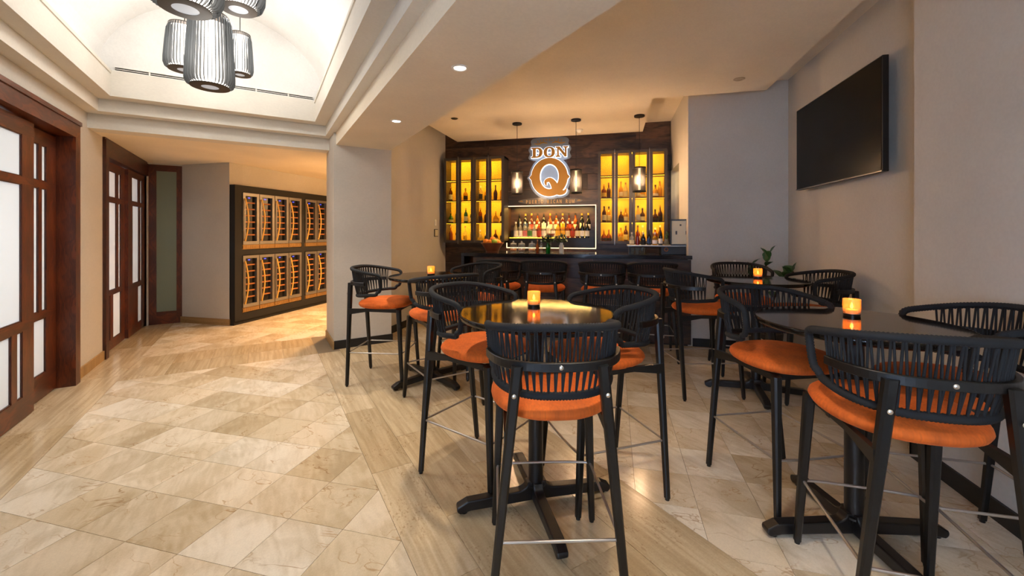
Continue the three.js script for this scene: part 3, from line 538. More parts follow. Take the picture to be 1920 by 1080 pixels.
{
  const nz = BZ - 0.28;
  const n = new THREE.Group(); n.name = 'bottle_niche'; n.userData.label = 'lit recessed bottle niche'; barWall.add(n);
  obj('lining', [B(NX0 - 0.02, NX1 + 0.02, NY0 - 0.02, NY1 + 0.02, nz - 0.02, nz), B(NX0 - 0.02, NX0, NY0, NY1, nz, BZ - 0.02), B(NX1, NX1 + 0.02, NY0, NY1, nz, BZ - 0.02), B(NX0, NX1, NY1, NY1 + 0.02, nz, BZ - 0.02), B(NX0, NX1, NY0 - 0.02, NY0, nz, BZ - 0.02)].map((g) => uvBox(g, 'x', 0.9)), M.walnutB, n);
  obj('step', [B(NX0 + 0.02, NX1 - 0.02, NY0, NY0 + 0.17, nz, BZ - 0.05), B(NX0 + 0.02, NX1 - 0.02, NY0 + 0.17, NY0 + 0.3, nz, BZ - 0.17)], M.darkWood, n);
  obj('step_light', [B(NX0 + 0.03, NX1 - 0.5, NY0 + 0.16, NY0 + 0.172, BZ - 0.05, BZ - 0.044)], M.ledAmber, n);
  obj('led_outline', [B(NX0 - 0.012, NX1 + 0.012, NY1, NY1 + 0.014, BZ, BZ + 0.008), B(NX0 - 0.012, NX1 + 0.012, NY0 - 0.014, NY0, BZ, BZ + 0.008), B(NX0 - 0.014, NX0, NY0, NY1, BZ, BZ + 0.008), B(NX1, NX1 + 0.014, NY0, NY1, BZ, BZ + 0.008)], M.ledWarm, n);
  rectLight('#ffc668', 110, 1.4, 0.02, [(NX0 + NX1) / 2, NY1 - 0.01, BZ - 0.1], [(NX0 + NX1) / 2, NY0, BZ - 0.14]);
  rectLight('#ffd070', 75, 1.3, 0.02, [(NX0 + NX1) / 2, NY0 + 0.178, BZ - 0.165], [(NX0 + NX1) / 2, NY1, BZ - 0.12]);
  const back = ['dark', 'dark', 'brown', 'amber', 'dark', 'amber', 'amber', 'brown', 'brown', 'amber', 'dark', 'dark'], bl = [null, 'blue', 'red', 'cream', 'white', 'cream', 'cream', 'yellow', 'red', 'cream', 'cream', 'white'];
  back.forEach((g, i) => bottle(NX0 + 0.17 + i * 0.112, NY0 + 0.3, nz + 0.055, i % 3 === 1 ? 0 : 2, g, pick(['black', 'gold']), bl[i], `${gname[g]} bottle, ${ORD[i]} from the fruit bowl in the raised back row of the niche`, 'back row of bottles in the niche'));
  const front = ['clear', 'clear', 'clear', 'clear', 'clear', 'amber', 'clear', 'frost', 'clear', 'yellow', 'yellow', 'amber', 'amber', 'brown', 'dark', 'dark'], fl = ['white', 'white', 'pink', 'green', 'white', 'red', 'white', 'white', 'white', 'yellow', 'yellow', 'cream', 'red', 'cream', 'white', 'white'];
  front.forEach((g, i) => bottle(NX0 + 0.13 + i * 0.084, NY0 + 0.17, BZ - 0.11, 0, g, i > 12 ? 'black' : 'white', fl[i], `${gname[g]} bottle with ${fl[i]} label, ${ORD[i]} from the fruit bowl in the niche front row`, 'front row of bottles in the niche', 0.95));
}
// glowing sign
{
  const serif = await new FontLoader().loadAsync('fonts/droid/droid_serif_bold.typeface.json'), sans = await new FontLoader().loadAsync('fonts/droid/droid_sans_bold.typeface.json');
  const sg = thing('bar_sign', 'gold letters reading DON Q on a silver plate with cool white glow', 'sign', [-1.065, 0, BZ]);
  const ell = (cx, cy, rx, ry) => { const p = new THREE.Path(); p.absellipse(cx, cy, rx, ry, 0, Math.PI * 2, true); return p; };
  const qOut = (g) => {                                          // outline of the big Q, grown by g
    const s = new THREE.Shape(), cx = 0, cy = 2.35, R = 0.315 + g, N = 48;
    for (let i = 0; i < N; i++) { const t = i / N * Math.PI * 2, side = Math.max(0, 1 - Math.abs(Math.sin(t)) * 9); s[i ? 'lineTo' : 'moveTo'](cx + Math.cos(t) * (R + side * 0.035), cy + Math.sin(t) * (R + 0.015)); }
    return s;
  };
  const stroke = (pts, ws) => {                                  // a swash of varying width
    const c = new THREE.CatmullRomCurve3(pts.map(([x, y]) => V(x, y, 0))), a = [], b = [], n = 28;
    for (let i = 0; i <= n; i++) { const t = i / n, p = c.getPoint(t), d = c.getTangent(t), f = t * (ws.length - 1), k = Math.min(ws.length - 2, Math.floor(f)), w = ws[k] + (ws[k + 1] - ws[k]) * (f - k); a.push([p.x - d.y * w, p.y + d.x * w]); b.push([p.x + d.y * w, p.y - d.x * w]); }
    return new THREE.Shape([...a, ...b.reverse()].map(([x, y]) => new THREE.Vector2(x, y)));
  };
  const tailPts = [[-0.055, 2.21], [-0.06, 2.275], [0.01, 2.30], [0.075, 2.235], [0.115, 2.13], [0.18, 2.085], [0.26, 2.095], [0.295, 2.15]], tailW = [0.012, 0.026, 0.04, 0.055, 0.06, 0.05, 0.03, 0.006];
  const ext = (s, z, d) => new THREE.ExtrudeGeometry(s, { depth: d, bevelEnabled: false, curveSegments: 24 }).translate(0, 0, z);
  const text = (str, font, size, depth, cx, y, z, sx = 1, grow = 0) => { const g = new TextGeometry(str, { font, size, depth, curveSegments: 4, bevelEnabled: grow > 0, bevelSize: grow, bevelThickness: 0.001, bevelSegments: 1 }); g.computeBoundingBox(); const b = g.boundingBox; g.translate(-(b.max.x + b.min.x) / 2, 0, 0); g.scale(sx, 1, 1); return g.translate(cx, y, z); };
  // silver contour plate
  const lobes = new THREE.Shape(); { const r = 0.055; const pts = [[-0.34, 2.66], [0.34, 2.66], [0.37, 2.70], [0.345, 2.77], [0.37, 2.83], [0.345, 2.89], [0.32, 2.92], [0.33, 2.985], [0.28, 3.03], [-0.28, 3.03], [-0.33, 2.985], [-0.32, 2.92], [-0.345, 2.89], [-0.37, 2.83], [-0.345, 2.77], [-0.37, 2.70]]; const c = new THREE.CatmullRomCurve3(pts.map(([x, y]) => V(x, y, 0)), true); c.getPoints(64).forEach((p, i) => lobes[i ? 'lineTo' : 'moveTo'](p.x, p.y)); }
  const plateQ = qOut(0.05);
  obj('back_plate', [ext(lobes, 0.012, 0.008), ext(plateQ, 0.010, 0.008), ext(stroke(tailPts, tailW.map((w) => w + 0.045)), 0.008, 0.008)], M.silverPlate, sg);
  const qFace = qOut(0); qFace.holes.push(ell(0.0, 2.36, 0.165, 0.215));
  const qGlow = qOut(0.012); qGlow.holes.push(ell(0.0, 2.36, 0.150, 0.200));
  obj('letter_q', ext(qFace, 0.05, 0.018), M.gold, sg);
  obj('letter_q_tail', ext(stroke(tailPts, tailW), 0.056, 0.018), M.gold, sg);
  obj('halo', [ext(qGlow, 0.040, 0.006), ext(stroke(tailPts, tailW.map((w) => w + 0.012)), 0.042, 0.006)], M.ledCool, sg);
  ['D', 'O', 'N'].forEach((ch, i) => {
    const cx = [-0.215, 0.0, 0.215][i];
    obj('letter_' + ch.toLowerCase(), text(ch, serif, 0.168, 0.018, 0, 2.695, 0.05, 1.16, 0.005).translate(cx, 0, 0), M.gold, sg);
    const gl = text(ch, serif, 0.168, 0.006, 0, 2.695, 0.04, 1.16, 0.014).translate(cx, 0, 0); obj('halo', gl, M.ledCool, sg);
  });
  obj('glow_bar', B(-0.30, 0.30, 2.765, 2.785, 0.03, 0.036), M.ledCool, sg);
  'SERRALLÉS'.split('').forEach((ch, i) => { const t = (i - 4) / 4, g = text(ch, sans, 0.042, 0.006, 0, 0, 0); g.rotateZ(-t * 0.16); obj('small_letter', g.translate(t * 0.2, 2.975 - t * t * 0.02, 0.022), M.gold, sg); });
  for (const s of [-1, 1]) obj('scroll', ext(stroke([[s * 0.04, 2.94], [s * 0.12, 2.955], [s * 0.2, 2.93], [s * 0.27, 2.945]], [0.006, 0.012, 0.01, 0.004]), 0.022, 0.006), M.gold, sg);
  const plate2 = new THREE.Shape(); plate2.absellipse(0, 1.945, 0.56, 0.062, 0, Math.PI * 2);
  const pl = thing('rum_plate', 'oval clear plate reading PUERTO RICAN RUM above the niche', 'sign', [-1.065, 0, BZ]);
  obj('plate', ext(plate2, 0.001, 0.005), P('#6f6a66', 0.15, {}), pl);
  'PUERTO RICAN RUM'.split('').forEach((ch, i) => { if (ch !== ' ') obj('small_letter', text(ch, sans, 0.062, 0.006, (i - 7.5) * 0.0535, 1.905, 0.007, 0.72), M.letterTan, pl); });
  for (const s of [-1, 1]) obj('ornament', ext(stroke([[s * 0.47, 1.94], [s * 0.5, 1.95], [s * 0.53, 1.942]], [0.004, 0.009, 0.003]), 0.016, 0.005), M.gold, pl);
  rectLight('#dcebff', 0.4, 0.6, 0.5, [-1.065, 2.5, BZ + 0.036], [-1.065, 2.5, BZ]);
}
// pendants over the bar
for (const [x, label] of [[-1.366, 'small ribbed pendant lamp over the bar beside the fruit bowl'], [-0.512, 'small ribbed pendant lamp over the bar beside the sign'], [0.345, 'small ribbed pendant lamp over the bar before the doorway cabinet']]) {
  const L = thing('bar_pendant', label, 'pendant lamp', [x, 1.955, -5.85], 0, 'pendant lamps over the bar'), R = 0.083;
  obj('rib_cage', Array.from({ length: 40 }, (_, k) => B(R - 0.022, R, 0.012, 0.328, -0.0024, 0.0024).rotateY(k / 40 * Math.PI * 2)), S('#1c110a', 0.5), L);
  obj('bottom_ring', LATHE([[R - 0.018, 0], [R + 0.004, 0], [R + 0.006, 0.02], [R - 0.018, 0.02]], 28), M.black, L); obj('top_cap', LATHE([[R - 0.018, 0.318], [R + 0.006, 0.318], [R + 0.002, 0.338], [0.004, 0.34]], 28), M.black, L);
  obj('diffuser', CYL(0.05, 0.05, 0.02, 0.315, 24), M.diffuserWarm, L);
  obj('cable', CYL(0.0035, 0.0035, 0.338, 1.03, 6), M.black, L); obj('canopy', CYL(0.07, 0.07, 1.025, 1.045, 28), M.black, L);
  pointLight('#ffcf9c', 5.2, [x, 2.12, -5.85], 2.5);
}
// ================================================================ BAR COUNTER
const CT = 1.12;
{
  const c = thing('bar_counter', 'dark walnut bar counter with a polished black top', 'bar counter', [0, 0, 0]);
  obj('counter_top', prism([[-2.06, -6.05], [0.895, -6.05], [0.895, -5.455], [0.935, -5.455], [0.935, -5.385], [-2.06, -5.385]], CT - 0.045, CT), M.counterTop, c);
  obj('end_leg', RB(-2.06, -2.015, 0, CT - 0.045, -6.03, -5.39, 0.004), M.counterTop, c);
  obj('body', B(-1.90, 0.895, 0.09, CT - 0.045, -5.98, -5.455), M.darkWood, c); obj('kick_plate', B(-1.90, 0.895, 0, 0.09, -5.95, -5.46), M.black, c);
  for (let r = 0; r < 4; r++) { let x = -1.90, first = true; while (x < 0.92) { let w = first ? rr(0.4, 1.1) : 1.1; first = false; if (0.93 - (x + w) < 0.3) w = 0.93 - x; obj('plank', uvBox(RB(x + 0.001, x + w - 0.001, 0.02 + r * 0.262, 0.28 + r * 0.262, -5.455, -5.43, 0.002), 'x', 0.9, rnd(), rnd()), pick([M.walnutA, M.walnutB, M.walnutC]), c); x += w; } }
  const sh = thing('service_ledge', 'raised wooden ledge on a dark box at the wall end of the bar', 'shelf', [0.6, CT, -5.75]);
  obj('ledge', RB(-0.42, 0.33, 0.102, 0.118, -0.16, 0.16, 0.003), M.steel, sh); obj('box', RB(0.0, 0.32, 0.001, 0.102, -0.14, 0.14, 0.004), M.darkWood, sh); obj('support', [B(-0.4, -0.385, 0.001, 0.102, -0.13, 0.13)], M.black, sh); obj('hook', new THREE.TorusGeometry(0.022, 0.005, 8, 16).translate(0.06, 0.065, 0.145), M.copper, sh);
  [['clear', 'cream', 1], ['red', null, 0], ['dark', 'black', 1], ['dark', 'blue', 0], ['yellow', 'white', 1], ['dark', 'white', 0]].forEach(([g, l, k], i) =>
    bottle(0.24 + i * 0.073, CT + 0.118, -5.72, k, g, i % 2 ? 'black' : 'white', l, `short ${gname[g]} bottle with ${l ? l : 'no'} label on the raised ledge`, 'bottles on the raised ledge', 0.66));
  const v = thing('bud_vase', 'small dark vase with a leafy sprig on the raised ledge beside the open case', 'vase', [0.675, CT + 0.118, -5.68]);
  obj('vase', LATHE([[0, 0], [0.025, 0], [0.032, 0.03], [0.02, 0.07], [0.022, 0.08]], 14), M.glassClear, v); obj('sprig', Array.from({ length: 7 }, (_, k) => new THREE.SphereGeometry(0.018, 6, 4).scale(0.5, 1, 0.7).rotateZ(rr(-0.8, 0.8)).translate(rr(-0.02, 0.02), 0.09 + k * 0.012, rr(-0.02, 0.02))), M.leaf, v);
  const cs = thing('display_case', 'open black case with a cream panel standing on the raised ledge', 'case', [0.84, CT + 0.118, -5.66], -0.12);
  obj('shell', [B(-0.12, 0.13, 0, 0.012, -0.1, 0.06), B(-0.12, 0.13, 0.32, 0.335, -0.1, 0.06), B(0.118, 0.13, 0, 0.335, -0.1, 0.06), B(-0.12, -0.112, 0, 0.335, -0.1, 0.06), B(-0.12, 0.13, 0, 0.335, -0.1, -0.088)], M.black, cs);
  obj('panel', RB(-0.108, 0.114, 0.015, 0.318, -0.05, 0.045, 0.004), M.paper, cs); obj('emblem', CYL(0.012, 0.012, -0.001, 0.001, 16).rotateX(Math.PI / 2).translate(0, 0.26, 0.046), M.cabinet, cs);
  for (const x of [-0.05, 0.07]) obj('latch', B(x - 0.01, x + 0.01, 0.14, 0.185, 0.045, 0.05), M.cabinet, cs);
  for (const [x, k] of [[0.24, 0], [0.31, 1], [0.38, 2]]) { const t = obj('tumbler', LATHE([[0, 0], [0.026, 0], [0.03, 0.085], [0.027, 0.085], [0.023, 0.008], [0, 0.008]], 16), M.glassClear); t.position.set(x, CT, -5.66 - k * 0.03); tag(t, ['clear glass tumbler at the outer end under the raised ledge', 'clear glass tumbler between two others under the raised ledge', 'clear glass tumbler next to the dark box under the ledge'][k], 'glass', 'tumblers under the ledge'); }
  // fruit bowl
  const b = thing('fruit_bowl', 'turned brown wooden bowl heaped with citrus on the bar', 'bowl', [-1.70, CT, -5.70]);
  obj('bowl', LATHE([[0, 0], [0.085, 0], [0.09, 0.008], [0.11, 0.05], [0.16, 0.125], [0.165, 0.135], [0.155, 0.133], [0.1, 0.055], [0.07, 0.02], [0, 0.018]], 32), M.clay, b);
  obj('foot_ring', LATHE([[0.075, 0.0], [0.095, 0.0], [0.095, 0.012], [0.075, 0.012]], 28), M.clay, b);
  const fr = [[-0.085, 0.15, 0.03, 0.044, 'orangeFruit', 'large orange at the rim of the bowl on the cabinet side'], [-0.02, 0.145, 0.07, 0.036, 'orangeFruit', 'small orange beside the large orange in the bowl'], [0.0, 0.185, -0.02, 0.042, 'orangeFruit', 'orange on the very top of the heap in the bowl'], [0.045, 0.15, 0.055, 0.04, 'lime', 'green lime on top of the oranges in the bowl'], [0.105, 0.14, 0.02, 0.034, 'orangeFruit', 'small orange at the rim of the bowl beside the lime'], [0.05, 0.15, -0.05, 0.04, 'orangeFruit', 'orange behind the lime in the bowl'], [-0.05, 0.14, -0.06, 0.04, 'lemon', 'yellow lemon behind the large orange in the bowl'], [0.0, 0.09, 0.0, 0.05, 'orangeFruit', 'orange buried at the bottom of the fruit bowl']];
  for (const [x, y, z, r, m, lb] of fr) { const f = thing('citrus_fruit', lb, 'fruit', [-1.70 + x, CT + y, -5.70 + z], 0, 'fruit in the bowl'); obj('peel', new THREE.SphereGeometry(r, 16, 12).scale(m === 'orangeFruit' ? 1 : 1.15, 0.96, 1), M[m], f); obj('stem_end', CYL(0.004, 0.002, r * 0.94, r * 0.94 + 0.004, 6), M.stem, f); }
  // glass jars
  for (const [x, z, k] of [[-1.39, -5.72, 0], [-1.26, -5.68, 1], [-1.12, -5.72, 2]]) {
    const j = thing('glass_jar', ['lidded glass jar of garnish next to the fruit bowl', 'lidded glass jar of garnish between two other jars', 'lidded glass jar of garnish next to the small bottles'][k], 'jar', [x, CT, z]);
    obj('jar', LATHE([[0, 0], [0.048, 0], [0.052, 0.006], [0.052, 0.09], [0.045, 0.105], [0.045, 0.115]], 20), M.glassClear, j); obj('contents', LATHE([[0, 0.006], [0.044, 0.006], [0.046, 0.05], [0, 0.058]], 12), S(['#a8642c', '#8a5a34', '#c48a4a'][k], 0.8), j);
    obj('lid', LATHE([[0, 0.165], [0.012, 0.16], [0.014, 0.145], [0.008, 0.138], [0.04, 0.13], [0.05, 0.115], [0, 0.115]], 20), M.glassClear, j);
  }
  bottle(-1.03, CT, -5.66, 2, 'amber', 'wood', null, 'small amber dasher bottle beside the glass jars', null, 0.6); bottle(-0.97, CT, -5.63, 0, 'clear', 'white', null, 'small clear dasher bottle beside the herb vases', null, 0.6);
  for (const [x, z, g, label] of [[-0.88, -5.66, 'green', 'green glass bottle vase of herbs on the bar'], [-0.70, -5.70, 'frost', 'pale glass vase of herbs on the bar']]) {
    const h = thing('herb_vase', label, 'vase', [x, CT, z]); obj('vase', LATHE([[0, 0], [0.032, 0], [0.034, 0.1], [0.02, 0.125], [0.022, 0.14]], 16), glassMats[g], h);
    obj('foliage', Array.from({ length: 80 }, () => { const a = rr(0, 6.28), q = rr(0, 0.09); return new THREE.SphereGeometry(0.022, 5, 4).scale(0.5, 0.2, 1.3).rotateX(rr(-1, 1)).rotateY(a).translate(Math.cos(a) * q, 0.15 + rr(0, 0.11) * (1 - q * 4), Math.sin(a) * q); }), S('#22381c', 0.6), h).userData.kind = 'stuff';
  }
  const ck = thing('cocktail_coupe', 'stemmed glass of red-brown cocktail among the herbs', 'glass', [-0.86, CT, -5.78]); obj('bowl', LATHE([[0.004, 0.01], [0.006, 0.2], [0.05, 0.235], [0.062, 0.275]], 20), M.glassClear, ck); obj('foot', CYL(0.035, 0.03, 0, 0.008), M.glassClear, ck); obj('drink', LATHE([[0, 0.212], [0.045, 0.236], [0.057, 0.265], [0, 0.265]], 20), S('#8a2f14', 0.2), ck);
  // switch plates on the side wall by the bar
  const f = thing('wall_plate', 'small dark-rimmed plate on the side wall next to the bar cabinet', 'wall plate', [-3.0, 1.33, -6.62]); obj('rim', B(0, 0.012, 0, 0.13, -0.07, 0.07), M.black, f); obj('face', B(0.012, 0.016, 0.012, 0.118, -0.058, 0.058), M.cream, f);
  const sw = thing('light_switch', 'white light switch on the side wall above the dark-rimmed plate', 'switch', [-3.0, 1.52, -6.6]); obj('plate', RB(0, 0.008, 0, 0.11, -0.04, 0.04, 0.002), M.white, sw); obj('rocker', B(0.008, 0.012, 0.03, 0.08, -0.015, 0.015), M.white, sw);
  const ol = thing('wall_outlet', 'flush grey outlet plate on the wall behind the plant', 'outlet', [1.42, 1.0, -5.46]); obj('plate', RB(-0.06, 0.06, 0, 0.1, 0, 0.006, 0.002), M.wall, ol); obj('socket', B(-0.015, 0.015, 0.03, 0.07, 0.006, 0.008), M.white, ol);
  const pd = thing('pantry_door', 'dark edge of an open pantry door seen through the doorway', 'door', [1.12, 0, -6.6]); obj('leaf', RB(0, 0.04, 0.01, 2.1, -0.5, 0.1, 0.003), M.mahoganyDark, pd); obj('knob', new THREE.SphereGeometry(0.025, 10, 8).translate(-0.03, 1.0, 0.03), M.brassHandle, pd);
  rectLight('#ffe0a8', 9, 0.5, 0.5, [1.6, 2.58, -6.4], [1.6, 0, -6.4]);
  const pl = thing('pantry_lamp', 'square ceiling lamp inside the pantry', 'ceiling light', [1.6, 2.6, -6.4]); obj('lens', B(-0.25, 0.25, -0.012, 0, -0.25, 0.25), M.ledWarm, pl); obj('rim', [B(-0.27, -0.25, -0.016, 0, -0.27, 0.27), B(0.25, 0.27, -0.016, 0, -0.27, 0.27)], M.white, pl);
}

// ================================================================ TELEVISION
{
  const t = thing('television', 'large black flat television mounted on the grey side wall', 'television', [1.993, 1.85, -4.25]);
  obj('screen', B(-0.102, -0.1, 0.012, 0.836, -0.708, 0.708), M.tvScreen, t); obj('bezel', [RB(-0.1, -0.06, 0, 0.845, -0.72, 0.72, 0.004), B(-0.104, -0.1, 0, 0.012, -0.72, 0.72)], M.tvBezel, t);
  obj('lower_edge', B(-0.106, -0.104, 0, 0.006, -0.72, 0.72), M.steel, t); obj('wall_bracket', [B(-0.06, 0, 0.25, 0.6, -0.25, 0.25)], M.black, t);
}
// ================================================================ POTTED PLANT
{
  const p = thing('potted_plant', 'leafy fiddle-leaf plant in a pot in the corner of the grey walls', 'plant', [1.64, 0, -5.10]);
  obj('pot', LATHE([[0, 0], [0.14, 0], [0.17, 0.3], [0.165, 0.31], [0.15, 0.3], [0.14, 0.27], [0, 0.27]], 24), M.pot, p);
  const ls = new THREE.Shape(); ls.moveTo(0, 0); ls.bezierCurveTo(0.03, 0.03, 0.05, 0.06, 0.05, 0.1); ls.bezierCurveTo(0.075, 0.15, 0.045, 0.2, 0, 0.205); ls.bezierCurveTo(-0.045, 0.2, -0.075, 0.15, -0.05, 0.1); ls.bezierCurveTo(-0.05, 0.06, -0.03, 0.03, 0, 0);
  const lg = new THREE.ExtrudeGeometry(ls, { depth: 0.003, bevelEnabled: false, curveSegments: 6 }); { const q = lg.attributes.position; for (let i = 0; i < q.count; i++) q.setZ(i, q.getZ(i) + q.getX(i) ** 2 * 6 - q.getY(i) ** 2 * 1.2); lg.computeVertexNormals(); }
  const stems = [[[0, 0.27, 0], [-0.04, 0.7, 0.02], [-0.02, 1.0, 0.05], [0.02, 1.16, 0.05]], [[0, 0.27, 0], [0.05, 0.6, 0.04], [0.13, 0.9, 0.12], [0.2, 0.99, 0.2]], [[0, 0.27, 0], [-0.06, 0.6, -0.02], [-0.14, 0.85, 0.05], [-0.18, 1.02, 0.06]]];
  for (const s of stems) {
    const c = new THREE.CatmullRomCurve3(s.map((q) => V(...q))); obj('stem', new THREE.TubeGeometry(c, 16, 0.009, 6), M.stem, p);
    for (let k = 0; k < 8; k++) { const q = c.getPoint(0.42 + k * 0.08), l = obj('leaf', lg, M.leaf, p); l.position.copy(q); l.rotation.set(rr(-0.95, 0.1), k * 2.4 + rr(-0.3, 0.3), 0, 'YXZ'); l.scale.setScalar(rr(0.5, 0.72)); l.scale.x *= 1.35; }
  }
}
// ================================================================ TABLES AND CANDLES
const TY = 0.995;
const table0 = thing('bar_table', '', 'table', [0, 0, 0], 0, 'round black bar tables');
obj('table_top', LATHE([[0, TY - 0.03], [0.385, TY - 0.03], [0.396, TY - 0.026], [0.4, TY - 0.018], [0.4, TY - 0.006], [0.397, TY - 0.001], [0.392, TY], [0, TY]], 72), M.tableTop, table0);
obj('column', [CYL(0.038, 0.038, 0.075, TY - 0.045, 24), CYL(0.05, 0.05, 0.09, 0.1, 24)], M.castIron, table0);
obj('mounting_plate', B(-0.15, 0.15, TY - 0.045, TY - 0.03, -0.15, 0.15), M.castIron, table0);
{
  const arm = () => { const s = new THREE.Shape(); s.moveTo(0, 0.03); s.lineTo(0.345, 0.022); s.lineTo(0.395, 0.012); s.quadraticCurveTo(0.412, 0.02, 0.405, 0.036); s.lineTo(0.36, 0.058); s.lineTo(0.09, 0.072); s.quadraticCurveTo(0.05, 0.08, 0.045, 0.11); s.lineTo(0, 0.11); return new THREE.ExtrudeGeometry(s, { depth: 0.04, bevelEnabled: true, bevelSize: 0.006, bevelThickness: 0.006, bevelSegments: 2 }).translate(0, 0, -0.02); };
  const ag = arm();
  for (let k = 0; k < 4; k++) { const a = obj('base_arm', ag, M.castIron, table0); a.rotation.y = k * Math.PI / 2; obj('glide', CYL(0.017, 0.017, 0, 0.02, 12, 0.375), M.black, a); }
}
const tables = [[-0.395, -2.12, 27 - 90, 'round black bar table with candle in the middle of the room, three stools around it'], [-1.69, -3.635, -31 - 90, 'round black bar table with candle beside the grey pillar'], [1.087, -2.235, -77 - 90, 'round black bar table with candle along the television wall, away from the plant'], [1.223, -4.04, -95, 'round black bar table with candle next to the potted plant']];
tables.forEach(([x, z, a, label], i) => { if (i) copyOf(table0, [x, 0, z], a * DEG, label); else { table0.position.set(x, 0, z); table0.rotation.y = a * DEG; table0.userData.label = label; } });
{
  const c0 = thing('votive_candle', '', 'candle', [0, 0, 0], 0, 'amber votive candles'), R = 0.037, H = 0.084;
  obj('glass_cup', LATHE([[R - 0.002, 0.012], [R - 0.001, 0.03], [R, H], [R - 0.003, H], [R - 0.005, 0.03], [R - 0.006, 0.016]], 24), M.candleGlass, c0); obj('cup_base', CYL(R - 0.003, R - 0.002, 0, 0.014, 24), M.candleBase, c0);
  obj('wax', CYL(0.024, 0.024, 0.015, 0.032, 16), M.wax, c0); obj('wick', CYL(0.001, 0.001, 0.032, 0.04, 5), M.black, c0); obj('flame', LATHE([[0, 0.036], [0.006, 0.043], [0.0065, 0.05], [0.003, 0.06], [0, 0.068]], 12), M.flame, c0);
  const spot = (u, v) => { const d = (EYE - TY) * F / (v - CY), a = (u - 960) / F * d, c = Math.cos(YAW), s = Math.sin(YAW); return [-s * d + c * a, -c * d - s * a]; };
  [[1001, 574.5, 'amber glass votive candle on the middle table'], [808, 515.5, 'amber glass votive candle on the table beside the pillar'], [1597, 592.5, 'amber glass votive candle on the television-wall table away from the plant'], [1421, 521, 'amber glass votive candle on the table next to the potted plant']].forEach(([u, v, label], i) => {
    const [x, z] = spot(u, v); if (i) copyOf(c0, [x, TY, z], i, label); else { c0.position.set(x, TY, z); c0.userData.label = label; }
    pointLight('#ffa648', 0.018, [x, TY + 0.052, z], 0.3);
  });
}
